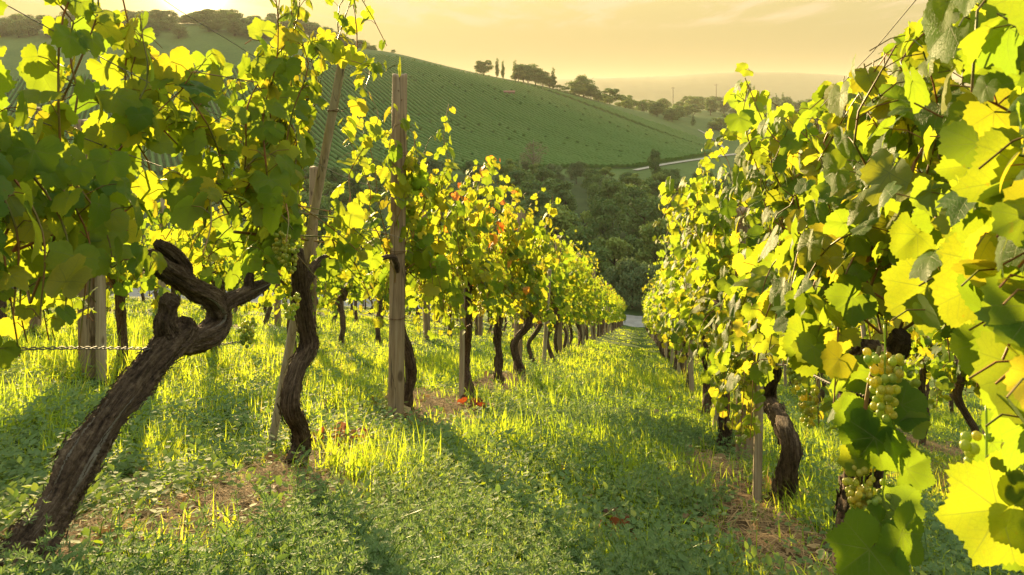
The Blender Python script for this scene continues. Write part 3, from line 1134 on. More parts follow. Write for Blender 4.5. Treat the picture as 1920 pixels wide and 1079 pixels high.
def std_trunk(g, lod, lean=0.0, r=0.032, head=0.8, seed=0):
    w1, w2 = g.normal(0, 0.05), g.normal(0, 0.04)
    pts = [loc2(0, 0, -0.08), loc2(0.01, 0.0, 0.03), loc2(0.25 * lean + w1, w2, 0.28), loc2(0.55 * lean - w1 * 0.7, -w2, 0.52), loc2(lean, 0, head - 0.06), loc2(lean + w2, 0.0, head + 0.02)]
    arms = []
    for s in (-1, 1):
        arms.append(([loc2(lean, 0, head - 0.1), loc2(lean + s * 0.08, g.normal(0, 0.02), head - 0.03), loc2(lean + s * 0.2, g.normal(0, 0.03), head + 0.05), loc2(lean + s * 0.36, g.normal(0, 0.03), head + 0.0)],
                     (r * 0.8, r * 0.6, r * 0.45, r * 0.3)))
    nrr, sg = ((14, 46) if lod == 0 else (10, 24) if lod == 1 else (7, 12))
    return trunk_mesh(g, pts, (r * 1.35, r * 1.2, r * 0.95, r * 0.95, r * 1.1, r * 1.2, r * 0.7), nrr, sg, seed=seed, arms=arms, bark=0.17 if lod < 2 else 0.12)


VINE_GROUP = 'grape vines along the vineyard rows'


def make_vine(base, label, fol, cane, redm, trunk, grapes=(), group=VINE_GROUP, sz=1.0):
    root = empty('grape_vine', base, label, 'vine', group)
    root.scale = (1, 1, sz)
    link('trunk', trunk, root)
    link('foliage', fol, root)
    link('canes', cane, root)
    if redm is not None:
        r = link('red_leaves', redm, root)
        r['label'] = 'orange and red autumn leaves near the top'
    for (gm, p, rz) in grapes:
        o = link('grape_cluster', gm, root, p)
        o.rotation_euler = (0, 0, rz)
        o.scale = (.82, .82, .82)
    return root


def rand_grapes(g, n, meshes, side, cmin=0.55, cmax=0.9, span=0.5, a0=0.0):
    out = []
    for k in range(n):
        p = loc2(a0 + g.uniform(-span, span), side * g.uniform(0.06, 0.17), g.uniform(cmin, cmax))
        out.append((meshes[int(g.integers(0, len(meshes)))], p, g.uniform(0, 6.28)))
    return out
# ------------------------------------------------------------------ near vines, each one its own
def row_pt(px, py, l):
    r = np.array([(px - 960) / F, 1.0, (YH - py) / F])
    return r * (l / float(r @ LH))


def base_at(px, py):
    u, l = to_ul(on_ground(px, py))
    return u, l


def cull_right(p, s):
    x, y = to_px(p)
    d = p[:, 1]
    lim = np.interp(d, [0.0, 0.7, 0.75, 0.95, 1.05, 1.35, 1.6, 2.0, 2.6, 3.2], [9999, 9999, 1905, 1850, 1770, 1640, 1530, 1440, 1370, 1325])
    low = (y > 690) & (d < 2.6) & (x < 1890) & (np.abs(x - 1650) > 120 - 60 * (y > 800))
    toplim = np.interp(x, [1300, 1350, 1400, 1440, 1500, 1600, 1700, 1790, 1840, 1920], [230, 200, 135, 215, 215, 140, 75, 0, -40, -200])
    return (d > 0.7) & (x > lim) & ~low & (y > toplim - 10)


def cull_left(p, s):
    x, y = to_px(p)
    d = np.maximum(p[:, 1], 0.05)
    return (d > 1.1) & ~clear_of(x, y, d, STAKE_PX, 34, 3.6) & ~clear_of(x, y, d, POST_PX, 36, 4.16) & ~((y > 500) & (x > 165) & (x < 500) & (d < 2.9)) & ~((y > 690) & (x < 165)) & ~((y < 108 + 22 * np.sin(x * .09)) & (x > 278) & (x < 474)) & ~((y < 30) & (x > 200) & (x < 280))


def clear_of(x, y, d, line, half, dmax):
    """True where a leaf would hang in front of a post drawn along line"""
    (x0, y0), (x1, y1) = line
    f = np.clip((y - y0) / (y1 - y0), 0, 1)
    return (np.abs(x - (x0 + (x1 - x0) * f)) < half) & (d < dmax) & (y > min(y0, y1) - 10) & (y < max(y0, y1))


STAKE_PX, POST_PX = ((507, 846), (642, 113)), ((742, 782), (750, 140))


def cull_post(p, s):
    x, y = to_px(p)
    d = p[:, 1]
    gap = (y < 330) & (x > 640) & (x < 735) & (y < 190 + (735 - x) * .6)
    return ~clear_of(x, y, d, POST_PX, 36, 4.16) & ~clear_of(x, y, d, STAKE_PX, 34, 3.6) & ~gap


def px_path(l, pts, base):
    return [row_pt(a, b, l + (c if c else 0)) - base for a, b, c in [(q + (0,))[:3] for q in pts]]


gv = np.random.default_rng(5)

# left row: trunk-less end of the vine beside the camera, then the old leaning vine, and so on down the row
SKIRT = [[(a_, .05, .85), (a_ + .05, .15, .80), (a_ + .07, .22, .68), (a_ + .04, .24, .53)] for a_ in (.66, .72, .78, .84, .90, .96, 1.02)]
b = ul(0.35, ROW_L)
fol, cane, rd = foliage_meshes(np.random.default_rng(31), 0, cull_left, b, span=0.72, cmin=0.38, ctop=1.64, nsh=17, a0=0.95, head=0.72, droop=0.4, side=0.4, yellow=-0.06, skip=.5, extra=SKIRT)
tr = trunk_mesh(gv, [loc2(0, 0, -.05), loc2(.15, .02, .25), loc2(.5, 0, .5), loc2(.9, 0, .7)], (.05, .045, .042, .03), seed=3)
make_vine(b, 'dense vine at the left edge, its skirt of big dark green leaves hanging low', fol, cane, rd, tr,
          ())

base = on_ground(28, 1066)
bu, bl = to_ul(base)
hd = row_pt(400, 570, -1.22) - base
fol, cane, rd = foliage_meshes(np.random.default_rng(32), 0, cull_left, base, span=0.72, cmin=0.70, ctop=1.68, nsh=16, skip=.35, thick=.14, cordon=[(.5, 0, .84), (.95, .02, .88), (1.3, 0, .9), (1.65, .02, .92)], a0=0.95, head=0.86, droop=0.25, side=0.2, yellow=0.03)
main = px_path(-1.22, [(5, 1090), (55, 1020), (112, 938), (160, 852), (212, 772), (275, 694), (338, 628), (350, 600)], base)
arms = [
    (px_path(-1.22, [(325, 650), (372, 636), (408, 612), (412, 582), (392, 556), (350, 533), (312, 508), (284, 484), (262, 488)], base), (.03, .036, .036, .033, .030, .028, .024, .02, .017)),
    (px_path(-1.22, [(340, 522), (343, 500), (318, 470), (296, 456)], base), (.024, .02, .017, .012)),
    (px_path(-1.22, [(400, 590), (425, 568, .02), (455, 553, .03), (482, 542, .03), (500, 533, .03)], base), (.022, .024, .022, .022, .014)),
    (px_path(-1.22, [(468, 546, .03), (466, 528, .03), (470, 514, .03)], base), (.016, .014, .011)),
    (px_path(-1.22, [(322, 640), (308, 606), (312, 590), (316, 570), (310, 560)], base), (.03, .024, .021, .027, .017)),
    (px_path(-1.22, [(175, 850), (183, 866)], base), (.016, .012)),
]
tr = trunk_mesh(gv, main, (.053, .044, .038, .039, .035, .038, .038, .024), 48, 190, M_BARK_OLD, 12, arms, bark=0.15)
make_vine(base, 'gnarled old vine with a thick bare trunk leaning up from the bottom left corner', fol, cane, rd, tr,
          [(GRAPES[0], row_pt(462, 590, -1.22) - base, 0.3)])

base = on_ground(558, 862)
fol, cane, rd = foliage_meshes(np.random.default_rng(33), 0, cull_left, base, span=0.55, cmin=0.58, ctop=1.88, nsh=16, skip=.3, cordon=[(-.5, 0, .84), (-.1, .02, .86), (.3, 0, .88), (.55, .02, .9)], a0=-0.02, head=0.80, droop=0.15, side=0.1, thick=0.15)
main = px_path(-1.25, [(556, 872), (566, 838), (560, 800), (543, 757), (556, 700), (577, 645), (570, 585), (562, 520), (556, 470)], base)
tr = trunk_mesh(gv, main, (.042, .034, .030, .034, .030, .034, .030, .028, .022), 26, 100, None, 22, [(px_path(-1.25, [(565, 545), (590, 500), (620, 480)], base), (.025, .02, .014))], bark=0.13)
make_vine(base, 'tall vine on a crooked dark trunk just right of the leaning grey stake', fol, cane, rd, tr,
          [(GRAPES[2], row_pt(527, 425, -1.13) - base, 0.), (GRAPES[1], row_pt(545, 450, -1.13) - base, 1.), (GRAPES[0], row_pt(545, 545, -1.15) - base, 2.)])

spec = [  # px, py of the foot, top, shoots, cmin, label, extra
    ((762, 768), 1.72, 12, .34, 'sparse vine climbing behind the tall foreground post, gap in its leaves', dict(span=.48, droop=.1, thick=.13)),
    ((875, 750), 1.58, 13, .44, 'vine with a slim stake against its trunk, over a patch of straw, some leaves orange', dict(red=.05, yellow=.08)),
    ((935, 722), 1.60, 14, .44, 'vine with the reddest orange autumn leaves at its top', dict(red=.15, yellow=.14)),
    ((978, 708), 1.62, 14, .44, 'yellow green vine hugging the second thick post of the left row', dict(yellow=.05)),
]
for k, ((px, py), top, ns, cm_, label, ex) in enumerate(spec):
    base = on_ground(px, py)
    gk = np.random.default_rng(40 + k)
    kw = dict(span=.6, droop=.2, thick=.16)
    kw.update({q: v for q, v in ex.items() if q in ('span', 'droop', 'thick')})
    fol, cane, rd = foliage_meshes(gk, 0, cull_post, base, red=ex.get('red', 0), yellow=ex.get('yellow', 0), cmin=cm_, ctop=top, nsh=ns, head=.76, **kw)
    make_vine(base, label, fol, cane, rd, std_trunk(gk, 0, gk.normal(0, .1), .031, .78, 60 + k), rand_grapes(gk, 3, GRAPES, 1))

# right row
def hero(px, py, tx, ty, d, rv, age, n=(0, -1, .25), k=1.0):
    """a large leaf: stalk point and tip given as photo pixels at depth d"""
    p, q = at(px, py, d), at(tx, ty, d + 0.0)
    L = float(np.linalg.norm(q - p))
    return (p, q - p, n, L / 0.72 * k * 0.80, rv * .72, age)


H0_ = [
    hero(1945, 330, 1800, 348, .93, .8, 1.0, (-.15, -1, .35), 1.12), hero(1892, 505, 1742, 590, 1.02, .93, .9, (-.35, -1, .15)), hero(1872, 955, 1742, 975, .92, .82, .8, (-.1, -1, .3), 1.1),
    hero(1900, 955, 1985, 1010, .92, .95, .8, (.3, -1, .2)), hero(1838, 545, 1915, 650, 1.0, .2, .2, (.6, -.8, .5)), hero(1860, 440, 1755, 486, 1.1, .62, .6, (-.2, -1, .35)),
    hero(1940, 630, 1868, 765, .9, .55, .5, (-.5, -1, .1)), hero(1945, 790, 1850, 890, .9, .35, .4, (-.2, .9, .5)), hero(1905, 730, 1960, 860, .95, .5, .3, (.3, -1, .4)),
    hero(1935, 1010, 1880, 1090, 1.0, .3, .3, (-.2, -1, .5)), hero(1925, 430, 1990, 540, .92, .75, .9, (.2, -1, .2)), hero(1880, 100, 1790, 165, 1.12, .6, .4, (-.3, -1, .4)),
    hero(1915, 10, 1838, 75, 1.06, .45, .3, (-.1, -1, .55)), hero(1925, 150, 1870, 235, 1.05, .35, .4, (-.4, -1, .2)), hero(1790, 560, 1868, 560, 1.12, .85, .5, (-.2, -1, .4)),
    hero(1860, 830, 1925, 900, 1.02, .3, .3, (.2, -1, .6)), hero(1850, 640, 1812, 725, 1.12, .5, .5, (-.6, -.8, .2)),
    hero(1820, 310, 1738, 320, 1.2, .7, .4, (-.3, -1, .3)), hero(1890, 240, 1800, 268, 1.1, .5, .4, (-.1, -1, .6)),
]
b = ul(0.62, ROW_R)
fol, cane, rd = foliage_meshes(np.random.default_rng(51), 0, cull_right, b, span=0.75, cmin=0.40, ctop=1.34, nsh=22, skip=.1, size=.072, a0=0.35, head=.72, side=-.5, droop=.35, heroes=H0_, yellow=.02, thick=.12, cordon=[(0, .05, .75), (.3, .02, .84), (.7, .04, .90), (1.25, .02, .86)])
tr = trunk_mesh(gv, [loc2(0, .05, -.05), loc2(0, .06, .3), loc2(0, .05, .75)], (.05, .045, .035), seed=5)
make_vine(b, 'nearest vine at the right edge with huge yellow leaves close to the camera', fol, cane, rd, tr, rand_grapes(gv, 2, GRAPES, -1, .55, .75, .3, .5))

base = ul(1.92, ROW_R + .02)
H1_ = [hero(1775, 392, 1692, 338, 1.36, .4, .3, (-.2, -1, .3)), hero(1720, 440, 1668, 486, 1.4, .75, .5, (-.3, -1, .4)), hero(1740, 540, 1648, 600, 1.42, .85, .4, (-.2, -1, .2)),
       hero(1630, 1030, 1562, 1085, 1.32, .25, .3, (-.1, -1, .6), 1.15), hero(1690, 1000, 1740, 1070, 1.32, .35, .3, (.3, -1, .5)), hero(1690, 760, 1752, 735, 1.5, .4, .4, (.1, -.8, .8)),
       hero(1650, 760, 1700, 715, 1.5, .6, .3, (-.3, .8, .6)), hero(1620, 790, 1580, 850, 1.46, .35, .3, (-.4, -1, .3)), hero(1640, 820, 1590, 895, 1.44, .3, .3, (-.2, -1, .4)),
       hero(1600, 770, 1560, 800, 1.48, .5, .3, (-.4, -.9, .4)), hero(1605, 860, 1560, 870, 1.45, .95, .3, (-.3, -1, .2)), hero(1675, 830, 1700, 905, 1.45, .4, .3, (.8, -.5, .2)),
       hero(1680, 960, 1720, 900, 1.42, .3, .3, (.4, .9, .2)), hero(1650, 980, 1610, 1010, 1.4, .6, .3, (-.3, -1, .4)), hero(1700, 880, 1760, 850, 1.46, .3, .3, (.2, -.9, .6)),
       hero(1670, 1050, 1720, 1100, 1.36, .55, .3, (.2, -1, .3)), hero(1640, 700, 1580, 735, 1.55, .45, .3, (-.3, -1, .4)), hero(1530, 640, 1490, 720, 1.75, .7, .4, (-.3, -1, .2)),
       hero(1715, 800, 1738, 765, 1.48, .7, .3, (.2, .9, .3)), hero(1600, 560, 1545, 600, 1.6, .35, .3, (-.3, -1, .5))]
fol, cane, rd = foliage_meshes(np.random.default_rng(52), 0, cull_right, base, span=0.62, cmin=0.46, ctop=1.52, nsh=24, skip=.1, size=.072, a0=0.02, head=.80, side=-.4, droop=.35, heroes=H1_, thick=.16)
main = [np.array(q) for q in ([0, 0, -.1],)] + px_path(.54, [(1608, 1010), (1614, 920), (1628, 830), (1612, 760), (1622, 700), (1616, 640)], base)
tr = trunk_mesh(gv, main, (.055, .05, .045, .042, .05, .062, .04), 26, 80, None, 32,
                [(px_path(.54, [(1618, 700), (1580, 690), (1560, 670)], base), (.04, .03, .02)), (px_path(.54, [(1622, 690), (1665, 670), (1690, 630)], base), (.04, .028, .018))], bark=0.15)
gl = [(GRAPES[3], at(1612, 850, 1.46) - base, 0.4), (GRAPES[2], at(1638, 900, 1.44) - base, 1.4), (GRAPES[1], at(1622, 905, 1.47) - base, 2.4), (GRAPES[3], at(1660, 655, 1.66) - base, 1.0),
      (GRAPES[1], at(1695, 690, 1.62) - base, 2.0), (GRAPES[2], at(1515, 715, 2.1) - base, .5), (GRAPES[1], at(1490, 640, 2.1) - base, .3), (GRAPES[0], at(1660, 900, 1.5) - base, 2.1)]
root = make_vine(base, 'thick-trunked vine with a shoot of leaves and grapes hanging to the ground', fol, cane, rd, tr, gl)
mb = MB()
for pts, r0 in (([(1650, 650), (1630, 720), (1618, 800), (1606, 870), (1622, 950), (1652, 1020), (1668, 1085)], .0045), ([(1618, 800), (1660, 815), (1700, 830)], .003), ([(1622, 950), (1600, 1000), (1612, 1040)], .003)):
    v, q, t, u = tube(curve([at(a, c, 1.46 + .00 * c) - base for a, c in pts], 24), np.linspace(r0, .0018, 24), 6)
    mb.add(v, q, t, u)
link('hanging_shoot', mb.mesh('hanging_shoot', M_CANE), root)

base = on_ground(1468, 940)
fol, cane, rd = foliage_meshes(np.random.default_rng(53), 0, cull_right, base, span=0.62, cmin=0.20, ctop=1.86, nsh=21, skip=.15, size=.074, extra=[[(a_, -.05, .85), (a_ + .04, -.13, .78), (a_ + .08, -.18, .6), (a_ + .06, -.2, .28)] for a_ in (.28, .38, .48, .58)], a0=-0.05, head=.80, side=-.35, droop=.3, thick=.16)
bl = to_ul(base)[1]
main = px_path(bl, [(1466, 955), (1470, 925), (1478, 880), (1480, 830), (1462, 785), (1440, 750), (1448, 700), (1455, 640)], base)
tr = trunk_mesh(gv, main, (.052, .044, .038, .037, .037, .036, .031, .027), 24, 80, None, 42, bark=0.13)
make_vine(base, 'vine on a bare bent trunk beside the short square stake at the right', fol, cane, rd, tr,
          [(GRAPES[1], at(1455, 640, 3.2) - base, .2), (GRAPES[2], at(1372, 650, 3.2) - base, 1.2), (GRAPES[0], at(1390, 790, 3.3) - base, .2)])

for k, (u_, top, label) in enumerate(((4.72, 1.60, 'right row vine behind the one with the short square stake'), (5.85, 1.62, 'slim-trunked right row vine farther up the edge of the lane'))):
    base = ul(u_, .48)
    gk = np.random.default_rng(70 + k)
    fol, cane, rd = foliage_meshes(gk, 0, None, base, cmin=.42, ctop=top, nsh=18, head=.76, span=.62, side=-.3, droop=.25, thick=.17)
    make_vine(base, label, fol, cane, rd, std_trunk(gk, 0, gk.normal(0, .06), .032, .78, 80 + k), rand_grapes(gk, 3, GRAPES, -1))

# ------------------------------------------------------------------ the rest of the rows: copies of a few variants
ONES = 'first second third fourth fifth sixth seventh eighth ninth tenth eleventh twelfth thirteenth fourteenth fifteenth sixteenth seventeenth eighteenth nineteenth'.split()
TENS = {2: 'twent', 3: 'thirt', 4: 'fort', 5: 'fift', 6: 'sixt', 7: 'sevent', 8: 'eight', 9: 'ninet'}


def nth(n):
    if n < 20:
        return ONES[n - 1]
    if n >= 100:
        return 'hundred and ' + nth(n - 100) if n > 100 else 'hundredth'
    t_, o_ = divmod(n, 10)
    return TENS[t_] + ('ieth' if o_ == 0 else 'y-' + ONES[o_ - 1])


MIDS, FARS = [], []
for k in range(9):
    gk = np.random.default_rng(200 + k)
    MIDS.append(foliage_meshes(gk, 1, None, None, cmin=.38, ctop=1.62 + .05 * (k % 3), nsh=14, head=.68, span=.66, side=0, droop=.2, thick=.18, step=.055, size=.084) + (std_trunk(gk, 1, gk.normal(0, .08), .027, .78, 90 + k),))
for k in range(7):
    gk = np.random.default_rng(300 + k)
    FARS.append(foliage_meshes(gk, 2, None, None, cmin=.38, ctop=1.66 + .05 * (k % 3), nsh=10, head=.68, span=.70, side=0, droop=.2, thick=.20, step=.080, size=.115) + (std_trunk(gk, 2, gk.normal(0, .06), .029, .78, 120 + k),))

LOWS, LOWF = [], []
for k in range(8):
    gk = np.random.default_rng(400 + k)
    LOWS.append(foliage_meshes(gk, 1, None, None, cmin=.30, ctop=1.38, nsh=10, head=.62, span=.66, side=.2, droop=.25, thick=.18, step=.058, size=.086, skip=.4) + (std_trunk(gk, 1, gk.normal(0, .08), .030, .64, 150 + k),))
for k in range(5):
    gk = np.random.default_rng(450 + k)
    LOWF.append(foliage_meshes(gk, 2, None, None, cmin=.34, ctop=1.40, nsh=8, head=.62, span=.70, side=0, droop=.2, thick=.20, step=.085, size=.12) + (std_trunk(gk, 2, gk.normal(0, .06), .030, .64, 170 + k),))
gp = np.random.default_rng(9)


def fill_row(l, u0, u1, lod_u, desc, start, grapes_side=0, k=1.0):
    u = u0
    n = start
    while u < u1:
        mid = u < lod_u
        vs = (LOWS if mid else LOWF) if k < 1 else (MIDS if mid else FARS)
        fol, cane, rd, tr = vs[int(gp.integers(0, len(vs)))]
        b_ = ul(u, l + gp.normal(0, .035))
        gr = rand_grapes(gp, 2, GRAPES_FAR, grapes_side) if (mid and grapes_side) else ()
        make_vine(b_, desc % nth(n), fol, cane, None, tr, gr, sz=float(gp.uniform(.92, 1.06)))
        n += 1
        u += 1.18 + gp.normal(0, .07)


fill_row(ROW_L + .06, 9.1, UEND - .5, 22, 'leafy vine in the row left of the lane, %s trunk down', 8, 1)
fill_row(ROW_R - .02, 7.0, UEND - .5, 22, 'leafy vine in the row right of the lane, %s trunk down', 6, -1)
fill_row(-3.15, 2.15, 44, 14, 'vine of the second left row, %s trunk down', 1, 0, .80)
fill_row(-5.05, 3.2, 38, 9, 'vine of the third left row, %s trunk down', 1, 0, .80)
fill_row(-6.9, 5.0, 34, 6, 'vine of the fourth left row, %s trunk down', 1, 0, .80)
fill_row(-8.75, 7.0, 30, 5, 'vine of the fifth left row, %s trunk down', 1, 0, .80)
fill_row(-10.6, 9.0, 40, 5, 'vine of the sixth left row, %s trunk down', 1, 0, .80)
fill_row(2.3, 2.6, 30, 9, 'vine of the second right row, %s trunk down', 1)
fill_row(4.1, 4.5, 24, 5, 'vine of the third right row, %s trunk down', 1)


# ------------------------------------------------------------------ posts, stakes, wires
def post_mesh(name, r, h, seed, m, square=False, top=(0, 0), depth=.25):
    g = np.random.default_rng(seed)
    k, n = 16, (18 if not square else 12)
    zs = np.concatenate([np.linspace(-depth, h - .02, k - 2), [h - .004, h]])
    th = np.linspace(0, 2 * pi, n, endpoint=False)
    V = []
    for a, z in enumerate(zs):
        f = (1.0 if a < k - 1 else .9) * (1.03 - .05 * z / h)
        for q in range(n):
            if square:
                c, s_ = cos(th[q]), sin(th[q])
                e = max(abs(c), abs(s_)) ** .86
                rr = r / e
            else:
                rr = r
            rr *= f * (1 + .03 * sin(3 * th[q] + seed + z * 1.5) + g.normal(0, .012))
            V.append((rr * cos(th[q]) + top[0] * max(z, -.1) / h, rr * sin(th[q]) + top[1] * max(z, -.1) / h, z + (.006 * sin(2 * th[q] + seed) if a >= k - 2 else 0)))
    Q = [(a * n + q, a * n + (q + 1) % n, (a + 1) * n + (q + 1) % n, (a + 1) * n + q) for a in range(k - 1) for q in range(n)]
    V.append((top[0], top[1], h + .001))
    T = [(len(V) - 1, (k - 1) * n + q, (k - 1) * n + (q + 1) % n) for q in range(n)]
    me = mesh(name, V, Q, T, m, smooth=True)
    return me


def tie_mesh(r, z, seed, top=(0, 0), h=1.0):
    g = np.random.default_rng(seed)
    t = np.linspace(0, 4.2 * pi, 50)
    P = np.stack([(r + .004) * np.cos(t) + top[0] * z / h, (r + .004) * np.sin(t) + top[1] * z / h, z + .006 * np.sin(t * .5 + seed) + .004 * t / 12], -1)
    tail = P[-1] + np.cumsum(g.normal(0, .006, (6, 3)) + np.array([.006, -.004, 0]), axis=0)
    v, q, tt, u = tube(np.concatenate([P, tail]), .0016, 5)
    return MB().add(v, q, tt, u).mesh('wire_tie', M_RUST)


POST_GROUP = 'round wooden posts of the vine rows'


def post(pos, r, h, seed, label, ties=(), top=(0, 0), group=POST_GROUP, me=None, name='wooden_post', m=None, square=False, cat='post'):
    root = empty(name, pos, label, cat, group)
    link('shaft', me or post_mesh('shaft', r, h, seed, m or M_POST, square, top), root)
    for k, z in enumerate(ties):
        link('wire_tie', tie_mesh(r * 1.0, z, seed + k, top, h), root)
    return root


def lean_to(p0, px, py):
    """top offset so that the head of a post standing at p0 meets pixel (px, py) staying in the row plane"""
    l = to_ul(p0)[1]
    q = row_pt(px, py, l)
    return (q[0] - p0[0], q[1] - p0[1]), q[2] - p0[2]


p0 = on_ground(742, 782)
tp, hh = lean_to(p0, 750, 140)
pr = post(p0, .041, hh, 2, 'tallest round wooden post in the foreground, standing free in the left row', (hh - .06 - .37, hh - .95, hh - 1.3), tp)
mb = MB()
for (zz, aa) in ((hh - .09, -1.6), (hh - .14, -1.2), (hh - .52, -1.9), (hh - .75, -1.4)):
    v, q, t, u = tube([(.036 * cos(aa) + tp[0] * zz / hh, .036 * sin(aa) + tp[1] * zz / hh, zz), (.052 * cos(aa) + tp[0] * zz / hh, .052 * sin(aa) + tp[1] * zz / hh, zz + .004)], .003, 6)
    mb.add(v, q, t, u)
link('staple', mb.mesh('staple', M_RUST), pr)

p0 = on_ground(507, 846)
q = row_pt(642, 113, ROW_L + .11)
st = post(p0, .0165, float(q[2] - p0[2]), 7, 'thin weathered grey stake leaning to the right in the left row', (float(q[2] - p0[2]) - .2,), (q[0] - p0[0], q[1] - p0[1]),
          'slim wooden stakes', name='wooden_stake', m=M_STAKE, square=True, cat='stake')

p0 = on_ground(970, 703)
tp, hh = lean_to(p0, 978, 395)
post(p0, .040, hh, 3, 'second thick round post of the left row, rising above the leaves', (hh - .25, hh - .95), tp)
p0 = on_ground(865, 752)
post(p0, .017, .80, 8, 'slim grey stake against the trunk over the straw patch', (.6,), (.01, .02), 'slim wooden stakes', name='wooden_stake', m=M_STAKE, square=True, cat='stake')
p0 = on_ground(1419, 943)
post(p0, .0155, .66, 9, 'short square stake in front of the bent bare trunk at the right', (.5,), (.012, 0), 'slim wooden stakes', name='wooden_stake', m=M_STAKE, square=True, cat='stake')
p0 = on_ground(1396, 862)
post(p0, .046, 1.35, 4, 'broad post half hidden in leaves left of the bent bare trunk', (1.0,), (.01, .02))

POSTM = [post_mesh('shaft', .044, 1.85, 20 + k, M_POST) for k in range(3)]
STAKEM = [post_mesh('shaft', .021, 1.15, 30 + k, M_STAKE, True) for k in range(3)]


def more_posts(l, us, desc, h=1.0):
    for k, u in enumerate(us):
        r_ = post(ul(u, l + gp.normal(0, .02)), .045, 1.85, 5, desc % nth(k + 1), (), me=POSTM[k % 3])
        r_.rotation_euler = (gp.normal(0, .012), gp.normal(0, .012), gp.uniform(0, 6))
        r_.scale = (1, 1, h * gp.uniform(.95, 1.03))


uL = to_ul(on_ground(970, 703))[0]
more_posts(ROW_L + .06, np.arange(uL + 4.6, UEND, 4.6), 'post of the left row, %s downhill from the second thick post')
uR = 10.4
more_posts(.55, np.arange(uR, UEND, 4.6), 'post of the right row, %s going downhill', .93)
p0 = on_ground(166, 706)
post(p0, .052, 1.5, 6, 'thick split grey post behind the leaning trunk at far left', (1.0,), (-.03, 0))
post(p0 + np.array([.085, -.02, 0]), .026, 1.45, 11, 'brown squared stake touching the thick split grey post at far left', (), (-.02, 0), 'slim wooden stakes', name='wooden_stake', m=M_STAKE, square=True, cat='stake')
u2 = to_ul(p0)[0]
more_posts(-3.1, np.arange(u2 + 3.0, 40, 4.2), 'post in the second row on the left, %s past the split post')
more_posts(-5.0, np.arange(6.0, 34, 4.6), 'wooden post in the third row on the left, %s from the near end')
more_posts(2.33, np.arange(5.2, 26, 4.6), 'wooden post in the second row on the right, %s from the near end')


def more_stakes(l, us, desc):
    for k, u in enumerate(us):
        r_ = post(ul(u, l), .021, 1.15, 5, desc % nth(k + 1), (), group='slim wooden stakes', me=STAKEM[k % 3], name='wooden_stake', cat='stake')
        r_.rotation_euler = (gp.normal(0, .05), gp.normal(0, .05), gp.uniform(0, 6))


more_stakes(ROW_L + .12, np.arange(9.6, 34, 3.4), 'slim stake of the left row, %s beyond the second thick post')
more_stakes(ROW_R - .03, np.arange(5.3, 32, 2.4), 'slim stake of the right row, %s beyond the bent bare trunk')
more_stakes(-3.2, np.arange(5.0, 22, 3.4), 'slim stake in the second left row, %s beyond the split post')
more_stakes(2.25, np.arange(3.4, 14, 2.4), 'slim stake in the second row on the right, %s from the near end')


def wire(l, c, u0, u1, label, r=.0014, twist=False, sag=.03):
    us = np.arange(u0, u1 + .01, .012 if twist else .3)
    P = []
    for u in us:
        ll = l + .006 * sin(u * 2.3 + c * 9)
        gx = SH * u + LH * ll
        z = -TAN * u - (H0 + CS * ll) + c - sag * abs(sin(u * pi / 4.6)) + .008 * sin(u * 5.1 + c)
        P.append((gx[0], gx[1], z))
    P = np.array(P)
    mb = MB()
    if twist:
        for ph in (0, pi):
            a = us * 2 * pi / .055 + ph
            Q_ = P + .0030 * (np.cos(a)[:, None] * LH + np.sin(a)[:, None] * np.array([0, 0, 1.0]))
            v, q, t, u_ = tube(Q_, .0016, 4)
            mb.add(v, q, t, u_)
    else:
        v, q, t, u_ = tube(P, r, 4)
        mb.add(v, q, t, u_)
    tag(link('trellis_wire', mb.mesh('trellis_wire', M_WIRE)), label, 'wire', 'wires strung along the vine rows')


wire(ROW_L + .02, .50, 0.9, 2.4, 'twisted two-strand wire ending at the old leaning trunk on the left', twist=True, sag=.02)
for c, nm in ((.98, 'lowest'), (1.18, 'middle'), (1.42, 'topmost')):
    wire(ROW_L + .03, c, 0.8, 24, 'thin %s wire through the leaves of the left row' % nm)
wire(ROW_R - .02, .60, 1.6, 3.6, 'twisted two-strand wire between the two big trunks of the right row', twist=True, sag=.02)
for c, nm in ((1.0, 'lower'), (1.38, 'upper')):
    wire(ROW_R, c, 1.0, 24, 'thin %s wire through the leaves of the right row' % nm)
wire(-3.15, .62, 2.0, 16, 'single bare wire along the trunks of the second row on the left')
wire(2.3, .62, 2.4, 14, 'single bare wire along the trunks of the second row on the right')

# ------------------------------------------------------------------ ground cover
gg = np.random.default_rng(77)


def frust(n, d0, d1, power, lmin=-9.5, lmax=6.5):
    t = gg.uniform(0, 1, n)
    if power == 0:
        d = d0 * (d1 / d0) ** t
    else:
        d = (d0 ** power + t * (d1 ** power - d0 ** power)) ** (1 / power)
    px = gg.uniform(-120, 2040, n)
    x = (px - 960) / F * d
    u, l = x * SH[0] + d * SH[1], x * LH[0] + d * LH[1]
    m = (l > lmin) & (l < lmax) & (u < UEND + .5) & (u > .2)
    return x[m], d[m], u[m], l[m]


def fbm(u, l, s, seed):
    g = np.random.default_rng(seed)
    o = np.zeros_like(u)
    for k in range(6):
        a = g.uniform(0, 6.28)
        f = s * 1.6 ** k
        o += np.sin(f * (u * cos(a) + l * sin(a)) + g.uniform(0, 6)) * np.sin(f * .8 * (l * cos(a) - u * sin(a)) + g.uniform(0, 6)) / 1.35 ** k
    return o / 2.2


def bed_mask(u, l):
    """where bedstraw grows thick instead of grass"""
    k = sstep(-.05, .3, fbm(u, l, 1.6, 3) + .42 * np.exp(-((u - 2.0) / 1.3) ** 2) * np.exp(-((l + .55) / .6) ** 2) * 2 - .02)
    return k * (1 - sstep(7, 12, u)) * np.clip(1 - sstep(.35, .6, np.abs(l + .35) - .4), .12, 1)


